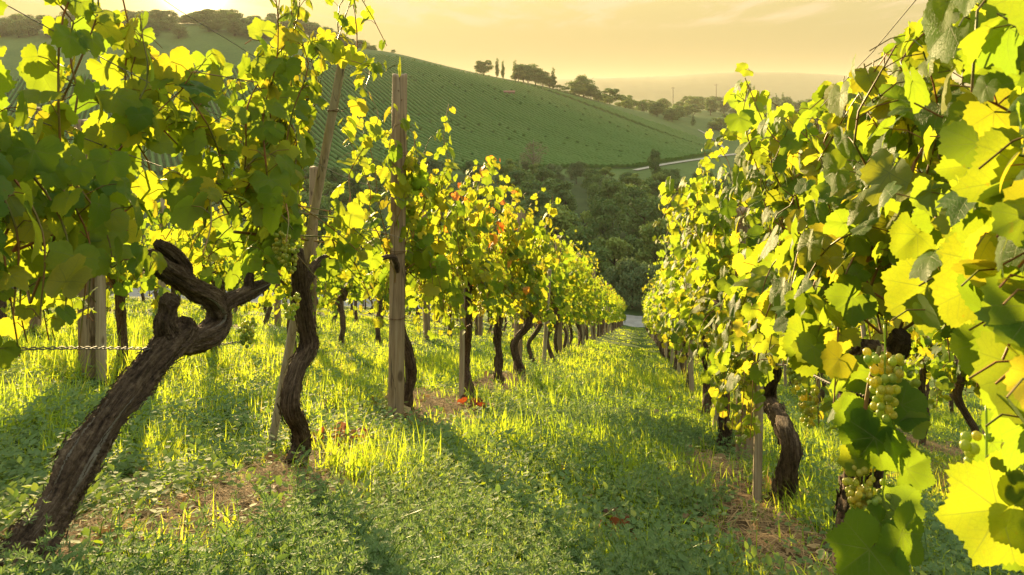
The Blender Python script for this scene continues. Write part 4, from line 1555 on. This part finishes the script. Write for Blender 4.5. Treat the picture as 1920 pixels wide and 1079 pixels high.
def blades(x, y, u, l, lod, boost=None):
    n = len(x)
    tall = np.clip(.04 + .075 * (fbm(u, l, 1.1, 8) + .5) + .05 * np.exp(-((np.abs(l - ROW_L) - .55) / .3) ** 2) * (l < ROW_L), .035, .26) * (1 - .45 * (l < -.8) * (u < 2.4)) * (1 + .35 * sstep(2.5, 5, u))
    tall *= 1 - .45 * sstep(9, 20, u)
    if boost is not None:
        tall = boost
    per = gg.integers(8, 17, n)
    idx = np.repeat(np.arange(n), per)
    N = len(idx)
    jr = gg.normal(0, .022, (N, 2)) * (1 + y[idx] * .05)[:, None]
    bx, by = x[idx] + jr[:, 0], y[idx] + jr[:, 1]
    bz = ground_z(bx, by) - .006
    h = tall[idx] * gg.uniform(.45, 1.35, N)
    ang = gg.uniform(0, 2 * pi, N)
    lean = np.abs(gg.normal(0, .38, N))
    out = np.stack([np.cos(ang), np.sin(ang), np.zeros(N)], -1)
    up = unit(np.array([0, 0, 1.0]) + out * lean[:, None])
    sx = np.stack([-np.sin(ang), np.cos(ang), np.zeros(N)], -1)
    nz = unit(out - up * (out * up).sum(-1, keepdims=True))
    wdt = gg.uniform(.0026, .0062, N) * (1 + y[idx] / (9 if lod else 14))
    cur = gg.uniform(.1, 1.15, N)
    seg = 3 if lod == 0 else 2
    V = []
    uv = []
    for k in range(seg + 1):
        f = k / seg
        w_ = .5 * (1 - f ** 1.7) + (.0 if k < seg else 0)
        c_ = up * (h * f * (1 - .3 * cur * f))[:, None] + nz * (h * cur * f * f * .6)[:, None] - np.array([0, 0, 1.0]) * (h * cur * cur * f ** 3 * .22)[:, None]
        P = np.stack([bx, by, bz], -1) + c_
        if k < seg:
            V += [P - sx * (w_ * wdt)[:, None], P + sx * (w_ * wdt)[:, None]]
        else:
            V += [P]
    nv = 2 * seg + 1
    V = np.stack(V, 1).reshape(-1, 3)
    off = (np.arange(N) * nv)[:, None]
    Q = np.concatenate([off + np.array([[2 * k, 2 * k + 1, 2 * k + 3, 2 * k + 2]]) for k in range(seg - 1)])
    T = off + np.array([[2 * seg - 2, 2 * seg - 1, 2 * seg]])
    base_r = np.clip(.45 + .30 * fbm(u, l, .9, 21), 0, .85)
    rv = np.clip(base_r[idx] + gg.normal(0, .16, N) + .4 * (gg.uniform(0, 1, N) > .95), 0, 1)
    r2 = np.repeat(np.stack([rv, gg.uniform(0, 1, N)], -1), nv, axis=0)
    return V, Q, T, r2


for nm, n, d0, d1, pw, lod, lab in (('grass', 9000, .8, 9, 0, 0, 'long backlit yellow green grass between the near vine rows'),
                                    ('grass', 15000, 5, 20, .5, 1, 'grass of the lane in the middle distance'),
                                    ('grass', 9000, 16, 62, .6, 1, 'short grass at the far lower end of the lane')):
    x, y, u, l = frust(n, d0, d1, pw)
    gr = greenness(u, l)
    keep = gg.uniform(0, 1, len(x)) < (0.10 + .90 * gr) * (1 - .78 * bed_mask(u, l)) * np.where((l < -.95) & (u < 2.6), .55, 1.0)
    x, y, u, l = x[keep], y[keep], u[keep], l[keep]
    V, Q, T, r2 = blades(x, y, u, l, lod)
    tag(link(nm, mesh('grass', V, Q, T, M_GRASS, uv=V[:, :2] * 0, uv2=r2)), lab, 'grass', kind='stuff')


# taller tufts that catch the sun
tx, ty, tb_ = [], [], []
for (px, py, n, sp, hh_) in ((690, 890, 46, .13, .17), (740, 905, 26, .10, .15), (760, 860, 20, .1, .13), (250, 700, 60, .22, .24), (120, 700, 50, .2, .22), (330, 760, 50, .2, .17), (440, 700, 40, .25, .18), (1045, 745, 40, .2, .2),
                             (1120, 830, 40, .16, .15), (1080, 900, 30, .12, .13), (1230, 760, 40, .2, .15), (1000, 780, 40, .25, .17), (900, 830, 30, .15, .13), (1560, 990, 30, .1, .13), (640, 740, 40, .25, .16), (560, 720, 30, .2, .15),
                             (1130, 1060, 40, .09, .11), (840, 1060, 30, .09, .10), (400, 1060, 30, .1, .1), (30, 760, 40, .2, .2), (1650, 880, 40, .25, .16), (1210, 930, 30, .12, .12)):
    p = on_ground(px, py)
    tx.append(p[0] + gg.normal(0, sp, n))
    ty.append(p[1] + gg.normal(0, sp * 1.3, n))
    tb_.append(np.full(n, hh_) * gg.uniform(.7, 1.2, n))
tx, ty, tb_ = np.concatenate(tx), np.concatenate(ty), np.concatenate(tb_)
tu, tl = tx * SH[0] + ty * SH[1], tx * LH[0] + ty * LH[1]
V, Q, T, r2 = blades(tx, ty, tu, tl, 0, tb_)
tag(link('tall_grass', mesh('tall_grass', V, Q, T, M_GRASS, uv=V[:, :2] * 0, uv2=r2)), 'taller sunlit grass tufts standing out of the low weeds', 'grass', kind='stuff')


def bedstraw_t(seed):
    g = np.random.default_rng(seed)
    h = g.uniform(.07, .15)
    path = curve([(0, 0, 0), (g.normal(0, .02), g.normal(0, .02), h * .5), (g.normal(0, .045), g.normal(0, .045), h)], 12)
    V, Q, T = [], [], []
    v, q, t, u = tube(path[::3], .0011, 3, caps=False)
    V += list(v)
    Q += [tuple(a) for a in q]
    for z in np.arange(.03, 1.0, .022 / h):
        c = np.array([np.interp(z, np.linspace(0, 1, 12), path[:, k]) for k in range(3)])
        m = int(g.integers(5, 8))
        a0 = g.uniform(0, 6.28)
        L = .021 * (1 - .45 * z) * g.uniform(.8, 1.2)
        for k in range(m):
            a = a0 + 2 * pi * k / m + g.normal(0, .12)
            d = np.array([cos(a), sin(a), g.uniform(.05, .55) + .5 * z])
            d /= np.linalg.norm(d)
            s_ = np.array([-sin(a), cos(a), 0])
            b_ = len(V)
            V += [c, c + d * L * .55 + s_ * L * .12, c + d * L - np.array([0, 0, .1 * L]), c + d * L * .55 - s_ * L * .12]
            Q.append((b_, b_ + 1, b_ + 2, b_ + 3))
    V = np.array(V)
    # template axes: x, y(tip = up), z
    V = V[:, [0, 2, 1]] * np.array([1, 1, -1])
    return V, np.array(Q), np.zeros((0, 3), int), V[:, :2]


def herb_t(seed):
    g = np.random.default_rng(seed)
    V, Q = [], []
    for k in range(int(g.integers(9, 15))):
        a = g.uniform(0, 6.28)
        z = g.uniform(.005, .055)
        r = g.uniform(.005, .045)
        d = unit(np.array([cos(a), sin(a), g.uniform(-.2, .7)]))
        s_ = np.array([-sin(a), cos(a), 0])
        n_ = np.cross(d, s_)
        c = np.array([cos(a) * r, sin(a) * r, z])
        L = g.uniform(.010, .024)
        W_ = L * g.uniform(.22, .36)
        b_ = len(V)
        V += [c, c + d * L * .3 + s_ * W_, c + d * L * .7 + s_ * W_ * .75 - n_ * L * .05, c + d * L - n_ * L * .15, c + d * L * .7 - s_ * W_ * .75 - n_ * L * .05, c + d * L * .3 - s_ * W_, c + d * L * .5 - n_ * L * .12]
        Q += [(b_, b_ + 1, b_ + 2, b_ + 6), (b_ + 6, b_ + 2, b_ + 3, b_ + 4), (b_, b_ + 6, b_ + 4, b_ + 5)]
    V = np.array(V)[:, [0, 2, 1]] * np.array([1, 1, -1])
    return V, np.array(Q), np.zeros((0, 3), int), V[:, :2]


def plants(name, tm, x, y, u, l, m, lab, smin, smax, cat, grow=0.0):
    mb = MB()
    n = len(x)
    pos = np.stack([x, y, ground_z(x, y) - .004], -1)
    up = unit(np.array([0, 0, 1.0]) + gg.normal(0, .16, (n, 3)))
    a = gg.uniform(0, 6.28, n)
    nr_ = np.stack([np.cos(a), np.sin(a), np.zeros(n)], -1)
    sz = gg.uniform(smin, smax, n) * (1 + grow * y)
    rv = np.clip(.5 + .3 * fbm(u, l, 2.2, 5) + gg.normal(0, .15, n), 0, 1)
    r2 = np.stack([rv, gg.uniform(0, 1, n)], -1)
    w_ = gg.integers(0, len(tm), n)
    for k, tpl in enumerate(tm):
        mk = w_ == k
        scatter(mb, tpl, pos[mk], up[mk], nr_[mk], sz[mk], r2[mk])
    tag(link(name, mb.mesh(name, m)), lab, cat, kind='stuff')


BT = [bedstraw_t(500 + k) for k in range(8)]
x, y, u, l = frust(30000, .8, 11, .35)
k_ = gg.uniform(0, 1, len(x)) < bed_mask(u, l) * (.03 + .97 * greenness(u, l))
plants('bedstraw', BT, x[k_], y[k_], u[k_], l[k_], M_WEED, 'soft whorled bedstraw weeds carpeting the foreground of the lane', .7, 1.25, 'weeds', .02)
HT = [herb_t(600 + k) for k in range(8)]
x, y, u, l = frust(26000, .8, 14, .2)
k_ = gg.uniform(0, 1, len(x)) < (.30 + .7 * sstep(-.1, .5, fbm(u, l, 1.9, 44) + .6 * ((l < -.8) & (l > -2.6) & (u < 4)) + .35 * ((l > .3) & (u < 4)))) * (.07 + .93 * greenness(u, l))
plants('low_herbs', HT, x[k_], y[k_], u[k_], l[k_], M_HERB, 'low broad-leaved weeds on the soil between grass tufts', .8, 1.5, 'weeds', .04)

# dry straw on the bare soil
mb = MB()
for (a, b, ru, rl) in DIRT:
    n = int(520 * ru * rl / .1)
    uu, ll = a + gg.normal(0, ru * .6, n), b + gg.normal(0, rl * .65, n)
    xy = uu[:, None] * SH[:2] + ll[:, None] * LH[:2]
    z = ground_z(xy[:, 0], xy[:, 1]) + gg.uniform(.002, .02, n)
    an = gg.uniform(0, 6.28, n)
    d = np.stack([np.cos(an), np.sin(an), gg.normal(0, .16, n) - .0], -1)
    s_ = np.stack([-np.sin(an), np.cos(an), np.zeros(n)], -1)
    L = gg.uniform(.02, .13, n)[:, None]
    W_ = gg.uniform(.0008, .0024, n)[:, None]
    P = np.stack([xy[:, 0], xy[:, 1], z], -1)
    V = np.stack([P - d * L / 2 - s_ * W_, P - d * L / 2 + s_ * W_, P + d * L / 2 + s_ * W_, P + d * L / 2 - s_ * W_], 1).reshape(-1, 3)
    Q = np.arange(4 * n).reshape(-1, 4)
    mb.add(V, Q, None, None, np.repeat(np.stack([gg.uniform(0, 1, n)] * 2, -1), 4, axis=0))
tag(link('dry_straw', mb.mesh('dry_straw', M_STRAW)), 'dry cut straw strewn over bare soil under the vines', 'straw', kind='stuff')

# dry grass on the small bank behind the thick right trunk
u0_, l0_ = 4.6, 2.25
n = 900
uu, ll = u0_ + gg.normal(0, .55, n), l0_ + gg.normal(0, .32, n)
xy = uu[:, None] * SH[:2] + ll[:, None] * LH[:2]
V, Q, T, r2 = blades(xy[:, 0], xy[:, 1], uu, ll, 1)
tag(link('dry_grass', mesh('dry_grass', V, Q, T, M_STRAW, uv=V[:, :2] * 0, uv2=r2)), 'rust brown dry grass on the bank in the second row on the right', 'grass', kind='stuff')


def leaf_heap(px, py, n, sp, label):
    p = on_ground(px, py)
    mb = MB()
    ps = np.stack([p[0] + gg.normal(0, sp, n), p[1] + gg.normal(0, sp * 1.4, n)], -1)
    z = ground_z(ps[:, 0], ps[:, 1]) + gg.uniform(.01, .05, n)
    r2 = np.stack([gg.uniform(0, 1, n), gg.uniform(0, 1, n)], -1)
    for k, tpl in enumerate(T_NEAR[:4]):
        mk = np.arange(n) % 4 == k
        scatter(mb, tpl, np.stack([ps[:, 0], ps[:, 1], z], -1)[mk], gg.normal(0, 1, (mk.sum(), 3)) * [1, 1, .4], gg.normal(0, .6, (mk.sum(), 3)) + [0, -.3, .8], gg.uniform(.045, .085, mk.sum()), r2[mk])
    tag(link('fallen_leaves', mb.mesh('fallen_leaves', M_DEAD)), label, 'fallen leaves')


leaf_heap(640, 828, 20, .06, 'heap of curled red fallen leaves right of the crooked trunk')
leaf_heap(1150, 1005, 8, .04, 'few red fallen leaves deep in the foreground weeds')
leaf_heap(885, 760, 10, .06, 'fallen orange leaves on the straw patch')


# thin brown leaf litter under the near vines
n = 420
uu, ll = gg.uniform(.9, 11, n), np.where(gg.uniform(0, 1, n) < .5, ROW_L, ROW_R) + gg.normal(0, .38, n)
xy = uu[:, None] * SH[:2] + ll[:, None] * LH[:2]
mb = MB()
for k, tpl in enumerate(T_MID[:4]):
    mk = np.arange(n) % 4 == k
    P = np.stack([xy[mk, 0], xy[mk, 1], ground_z(xy[mk, 0], xy[mk, 1]) + gg.uniform(.004, .03, mk.sum())], -1)
    scatter(mb, tpl, P, gg.normal(0, 1, (mk.sum(), 3)) * [1, 1, .3], gg.normal(0, .45, (mk.sum(), 3)) + [0, 0, 1], gg.uniform(.03, .065, mk.sum()), gg.uniform(0, 1, (mk.sum(), 2)))
tag(link('leaf_litter', mb.mesh('leaf_litter', M_STRAW)), 'thin scatter of dry brown leaves under the near vines', 'fallen leaves', kind='stuff')


def stone(px, py, r, seed, label):
    v, f = ico(3)
    g = np.random.default_rng(seed)
    k = 1 + sum(.13 * np.sin(v @ g.normal(0, 2.2, 3) + g.uniform(0, 6))[:, None] for _ in range(4))
    dirs = unit(g.normal(0, 1, (9, 3)))
    v = v * k
    for d in dirs:
        m = v @ d
        v = v - np.maximum(m - .8, 0)[:, None] * d
    v = v * np.array([1.25, .95, .75]) * r
    o = link('stone', mesh('stone', v, None, f, M_STONE, uv=v[:, :2], uv2=v[:, :2], smooth=False), None, on_ground(px, py) + [0, 0, r * .45])
    tag(o, label, 'stone', 'pale stones on the soil')


stone(243, 1024, .021, 1, 'pale stone lying in weeds near the foot of the leaning trunk')
stone(492, 922, .020, 2, 'pale stone on the bare soil left of the crooked trunk')
stone(272, 1032, .010, 3, 'smallest pale stone, just right of the one near the leaning trunk')

# ------------------------------------------------------------------ trees
def crown_mesh(g, h, wdt, z0, kind, nblob, nleaf, ls, m):
    """leaf clumps spread through lobes; h total height"""
    C = []
    for k in range(nblob):
        f = (k + .5) / nblob
        if kind == 'poplar':
            z = z0 + (h - z0) * f
            rr = wdt * .5 * (1 - .75 * f ** 2.2) * min(1, .5 + 3 * f)
            C.append((g.normal(0, .12) * wdt, g.normal(0, .12) * wdt, z, rr, (h - z0) / nblob * 1.3))
        elif kind == 'cone':
            z = z0 + (h - z0) * f
            rr = wdt * .5 * (1 - f) ** .8
            for q in range(3):
                a = g.uniform(0, 6.28)
                C.append((cos(a) * rr * .6, sin(a) * rr * .6, z, max(.2, rr * .6), max(.35, rr * .55)))
        else:
            a = g.uniform(0, 6.28)
            zz = g.uniform(0, 1)
            rad_ = wdt * .5 * math.sqrt(max(0.05, 1 - (2 * zz - .9) ** 2 * .8)) * g.uniform(.3, .95)
            rb = wdt * g.uniform(.11, .20)
            C.append((cos(a) * rad_, sin(a) * rad_, z0 + rb * .6 + (h - z0 - rb * 1.5) * zz, rb, rb * g.uniform(.7, .95)))
    C = np.array(C)
    wts = C[:, 3] ** 2
    pick = g.choice(len(C), nleaf, p=wts / wts.sum())
    d = unit(g.normal(0, 1, (nleaf, 3)))
    d[:, 2] = np.abs(d[:, 2]) * np.where(g.uniform(0, 1, nleaf) < .72, 1, -1)
    r_ = np.abs(g.normal(.95, .17, nleaf))
    pos = C[pick, :3] + d * r_[:, None] * C[pick][:, [3, 3, 4]]
    nrm = unit(d + np.array([0, 0, .25]) + g.normal(0, .36, (nleaf, 3)))
    tip = unit(g.normal(0, 1, (nleaf, 3)) + ([0, 0, 1.3] if kind in ('poplar', 'shrub') else [0, 0, -.3]))
    lx = .42 if kind == 'shrub' else .8
    tpl = (np.array([(0, -.5, 0), (lx * .5, -.05, .1), (0, .55, -.06), (-lx * .5, .0, .1)]), np.array([(0, 1, 2, 3)]), np.zeros((0, 3), int), np.zeros((4, 2)))
    lobe = g.uniform(0, 1, len(C))
    rv = np.clip(.7 * lobe[pick] + g.uniform(0, .4, nleaf) - .05, 0, 1)
    mb = MB()
    scatter(mb, tpl, pos, tip, nrm, g.uniform(.6, 1.4, nleaf) * ls, np.stack([rv, rv], -1))
    return mb.mesh('crown', m)


def trunk_tree(g, h, z0, wdt, kind, m=None):
    mb = MB()
    top = h * (.9 if kind in ('poplar', 'cone') else .62)
    v, q, t, u = tube(curve([(0, 0, -.4), (g.normal(0, .05), g.normal(0, .05), z0), (g.normal(0, .2), g.normal(0, .2), top)], 10), np.linspace(.028 * h, .008 * h, 10), 8, .08, 1)
    mb.add(v, q, t, u)
    if kind not in ('poplar', 'cone'):
        for k in range(7 if kind != 'pale' else 16):
            a = g.uniform(0, 6.28)
            zz = g.uniform(z0 * .8, top * .9)
            e = np.array([cos(a) * wdt * .36, sin(a) * wdt * .36, min(h * .92, zz + h * g.uniform(.18, .4))])
            s_ = np.array([0, 0, zz])
            v, q, t, u = tube(curve([s_, (s_ + e) / 2 + [0, 0, -.05 * h], e], 7), np.linspace(.012 * h, .003 * h, 7), 5)
            mb.add(v, q, t, u)
    return mb.mesh('trunk', m or M_TRUNK)


TV = {}
def variant(key, kind, h, wdt, z0, nblob, nleaf, ls, m, seed, tm=None):
    g = np.random.default_rng(seed)
    TV[key] = (crown_mesh(g, h, wdt, z0, kind, nblob, nleaf, ls, m), trunk_tree(g, h, z0, wdt, kind, tm), h)

for k in range(5):
    variant(('dark', k), 'round', 8, 5.8 + .7 * (k % 3), .8, 20 + 2 * k, 4600, .34, M_TREE, 700 + k)
for k in range(3):
    variant(('light', k), 'round', 7, 5.4, .7, 20, 4400, .32, M_TREE_Y, 720 + k)
for k in range(3):
    variant(('willow', k), 'shrub', 5, 4.4, .2, 26, 4600, .30, M_TREE_G, 740 + k)
variant('poplar', 'poplar', 12, 2.3, 1.2, 9, 1800, .42, M_TREE, 760)
variant('conifer', 'cone', 11, 5.0, 1.0, 9, 2600, .40, M_TREE, 770)
variant('pale', 'pale', 9, 6.2, 2.2, 16, 1500, .22, M_TREE_P, 780, M_PALEBARK)
variant('bush', 'round', 3, 3.6, .1, 9, 1500, .24, M_TREE, 790)
LOOK = {'dark': 'dark green round-crowned tree', 'light': 'lighter yellow green tree', 'willow': 'feathery grey green shrub', 'poplar': 'slim columnar poplar',
        'conifer': 'dark pointed conifer', 'pale': 'pale thin-leaved tree with bare branches', 'bush': 'low rounded bush'}
NAME = {'dark': 'broadleaf_tree', 'light': 'broadleaf_tree', 'willow': 'shrub', 'poplar': 'poplar_tree', 'conifer': 'conifer_tree', 'pale': 'bare_tree', 'bush': 'bush'}
gt = np.random.default_rng(15)
pend = []


def tree(key, p, h, where, group, label=None, fat=1.0):
    crown, trunk, h0 = TV[key]
    kk = key if isinstance(key, str) else key[0]
    root = empty(NAME[kk], p, None, 'bush' if kk in ('bush', 'willow') else 'tree', group)
    s = h / h0
    root.scale = (s * fat, s * fat, s)
    root.rotation_euler = (0, 0, gt.uniform(0, 6.28))
    link('trunk', trunk, root)
    link('crown', crown, root)
    if label:
        root['label'] = label
    else:
        pend.append((root, kk, where, p))
    return root


def gpt(px, d):
    x = (px - 960) / F * d
    return np.array([x, d, float(ground_z(x, d)) - .15])


VG, RG, LG = 'trees of the wooded valley', 'trees along the hill ridge', 'trees of the far woodland beyond the spur'
# thicket and trees right behind the path
for px, d, h, k, lab in ((1185, 67.5, 4.5, 0, 'tall feathery grey green shrub behind the path at the end of the lane'), (1225, 69, 3.6, 1, 'lower feathery shrub right of the tall one behind the path'),
                         (1150, 69, 3.4, 2, 'lower feathery shrub left of the tall one behind the path')):
    tree(('willow', k), gpt(px, d), h, None, 'shrubs behind the path', lab, 1.0)
for px, d, h, key in ((1255, 84, 7.6, ('light', 0)), (1310, 88, 7.4, ('dark', 3)), (1150, 88, 6.9, ('light', 1)), (1085, 92, 6.6, ('dark', 2)), (1040, 98, 8.4, ('light', 2)), (1010, 88, 6.0, ('dark', 4)),
                      (1200, 92, 5.8, ('dark', 0)), (960, 96, 7.4, ('dark', 1)), (1385, 84, 6.8, ('dark', 2)), (905, 92, 6.5, ('dark', 3)), (1290, 76, 4.0, ('bush')), (1090, 78, 4.4, ('light', 1)), (1120, 82, 4.6, ('dark', 0)),
                      (1240, 75, 3.2, ('bush')), (1040, 78, 4.4, ('dark', 4)), (1350, 78, 5.4, ('light', 0)), (850, 88, 6.4, ('light', 2)), (780, 92, 6.8, ('dark', 0)), (700, 95, 7.0, ('dark', 1)), (1450, 80, 6.0, ('dark', 1))):
    tree(key, gpt(px, d), h, 'nearest wood behind the path', VG, fat=1.0)
pts = []
tries = 0
while len(pts) < 100 and tries < 6000:
    tries += 1
    d = gt.uniform(104, 226)
    px = gt.uniform(560, 1480)
    q = np.array([(px - 960) / F * d, d])
    if all(np.hypot(*(q - r_)) > (5.6 + d * .014) for r_ in pts):
        pts.append(q)
for q in pts:
    d = q[1]
    px = 960 + F * q[0] / d
    gz = float(ground_z(q[0], q[1])) - .15
    cap = np.interp(px, [560, 700, 830, 920, 1000, 1100, 1190, 1280, 1340, 1480], [310, 292, 285, 294, 300, 300, 322, 312, 318, 318])   # tops stay below this line of the hill vineyard
    hmax = (YH - cap) / F * d - gz
    h = min(gt.uniform(5.5, 9.0), hmax * gt.uniform(.85, 1.0))
    if h < 2.0:
        continue
    kk = gt.uniform()
    key = ('dark', int(gt.integers(0, 5))) if kk < .58 else ('light', int(gt.integers(0, 3))) if kk < .88 else ('willow', int(gt.integers(0, 3)))
    tree(key, np.array([q[0], q[1], gz]), h, 'wood filling the valley', VG, fat=gt.uniform(.9, 1.25) if h > 5 else 1.3)
tree('pale', gpt(1000, 222), 11.5, None, VG, 'pale thin-leaved tree with bare branches at the lower edge of the hill vineyard')
tree(('dark', 1), gpt(1230, 226), 9.0, None, VG, 'dark upright tree standing beside the bend of the white hill track', .62)

# ridge
for px, d, h, key in ((908, 452, 9.5, ('dark', 0)), (900, 455, 6.5, ('dark', 3)), (932, 446, 10.5, 'poplar'), (943, 444, 9.6, 'poplar'), (972, 440, 9.8, ('dark', 1)), (990, 436, 11, ('dark', 2)), (1004, 432, 9.6, ('dark', 3)), (982, 438, 9.8, ('light', 0)), (966, 440, 11, 'poplar'),
                      (1018, 430, 8.5, ('dark', 4)), (1037, 428, 11.2, 'poplar'), (1030, 428, 7.5, ('dark', 0)), (1062, 425, 3.4, 'bush'), (1048, 425, 3.4, 'bush'), (1086, 428, 8.2, ('light', 1)), (1094, 432, 12.5, ('dark', 2)), (1108, 428, 8.0, ('dark', 4)),
                      (1076, 426, 3.8, 'bush'), (1122, 428, 5.0, ('dark', 3)), (1140, 430, 4.6, ('light', 0))):
    tree(key, gpt(px, d), h, 'trees on the bare ridge', RG, fat=1.0 if key == 'poplar' else 1.45)
for px in np.concatenate([np.arange(-20, 690, 17), np.arange(-10, 560, 18), np.arange(-15, 600, 24), [700, 735]]):
    d = np.interp(px, [0, 400, 550, 650, 740], [640, 622, 594, 566, 546]) + gt.uniform(-120 if px < 540 else -16, 14)
    h = gt.uniform(8.0, 14) * np.interp(px, [0, 600, 680, 740], [1, 1, .6, .35]) * np.interp(px, [300, 362, 420], [1, .75, 1])
    tree(('dark', int(gt.integers(0, 5))), gpt(px + gt.uniform(-5, 5), d), h, 'high left ridge wood', RG, fat=gt.uniform(1.4, 2.1))
# woodland beyond the spur
pts = []
tries = 0
while len(pts) < 88 and tries < 20000:
    tries += 1
    d = 440 + 300 * gt.uniform(0, 1) ** 1.5
    px = gt.uniform(1115, 1600)
    if d < np.interp(px, [1115, 1330, 1600], [440, 425, 420]) + 8:
        continue
    q = np.array([(px - 960) / F * d, d])
    if all(np.hypot(*(q - r_)) > 9.5 for r_ in pts):
        pts.append(q)
for q in pts:
    gz = float(ground_z(q[0], q[1])) - .2
    kk = gt.uniform()
    key = ('dark', int(gt.integers(0, 5))) if kk < .6 else ('light', int(gt.integers(0, 3))) if kk < .93 else 'conifer'
    tree(key, np.array([q[0], q[1], gz]), gt.uniform(6.5, 11), 'woodland beyond the spur', LG, fat=gt.uniform(1.2, 1.8) if key != 'conifer' else 1)
for px, d, h in ((1404, 640, 20), (1414, 642, 17)):
    tree('poplar', gpt(px, d), h, 'woodland beyond the spur', LG)
for px, d, h in ((1455, 560, 14), (1468, 562, 14.5), (1482, 556, 12)):
    tree('conifer', gpt(px, d), h, 'woodland beyond the spur', LG)
by = {}
for root, kk, where, p in pend:
    by.setdefault((where, kk), []).append((960 + F * p[0] / p[1], root))
for (where, kk), items in by.items():
    items.sort(key=lambda q: q[0])
    for n, (_, root) in enumerate(items):
        root['label'] = '%s, %s from left in the %s' % (LOOK[kk], nth(n + 1), where)

# small hut on the hill and two power poles beyond the spur
p = on_ground(955, 180, True)
root = empty('hut', p, 'small dark plank hut alone in the upper hill vineyard', 'hut')
v, q = box((0, 0, .8), (5.0, 2.6, 1.9))
link('wall', mesh('wall', v, q, None, M_HUT, smooth=False), root)
V = [(-2.8, -1.6, 1.76), (2.8, -1.6, 1.76), (2.8, 1.6, 1.76), (-2.8, 1.6, 1.76), (-2.8, 0, 2.5), (2.8, 0, 2.5)]
link('roof', mesh('roof', V, [(0, 1, 5, 4), (2, 3, 4, 5), (3, 2, 1, 0)], [(0, 4, 3), (1, 2, 5)], M_ROOF, smooth=False), root)
v, q = box((1.2, -1.32, .75), (.9, .06, 1.7))
link('door', mesh('door', v, q, None, M_POLE, smooth=False), root)
for px, d, h, lab in ((1262, 600, 18, 'left thin utility pole standing out of the far woodland'), (1343, 600, 19, 'right thin utility pole with a crossarm above the far woodland')):
    p = gpt(px, d)
    root = empty('utility_pole', p, lab, 'pole', 'utility poles beyond the spur')
    v, q, t, u = tube([(0, 0, -.5), (0, 0, h * .5), (0, 0, h)], .22, 8)
    link('shaft', MB().add(v, q, t, u).mesh('shaft', M_POLE), root)
    v, q = box((0, 0, h - .8), (3.0, .18, .2))
    link('crossarm', mesh('crossarm', v, q, None, M_POLE, smooth=False), root)

# ------------------------------------------------------------------ evening haze
v, q = box((0, 1700, 20), (7600, 4700, 172))
me = mesh('haze', v, q, None, (), smooth=False)
m = bpy.data.materials.new('evening_haze')
m.use_nodes = True
t = NT(m.node_tree)
pv_ = t.n('ShaderNodeVolumePrincipled', ins={'Color': (1.0, 0.93, 0.74, 1), 'Density': 0.00014, 'Anisotropy': 0.1})
o = t.n('ShaderNodeOutputMaterial')
t.t.links.new(pv_.outputs[0], o.inputs['Volume'])
me.materials.append(m)
hz_ = link('haze', me)
tag(hz_, kind='stuff')
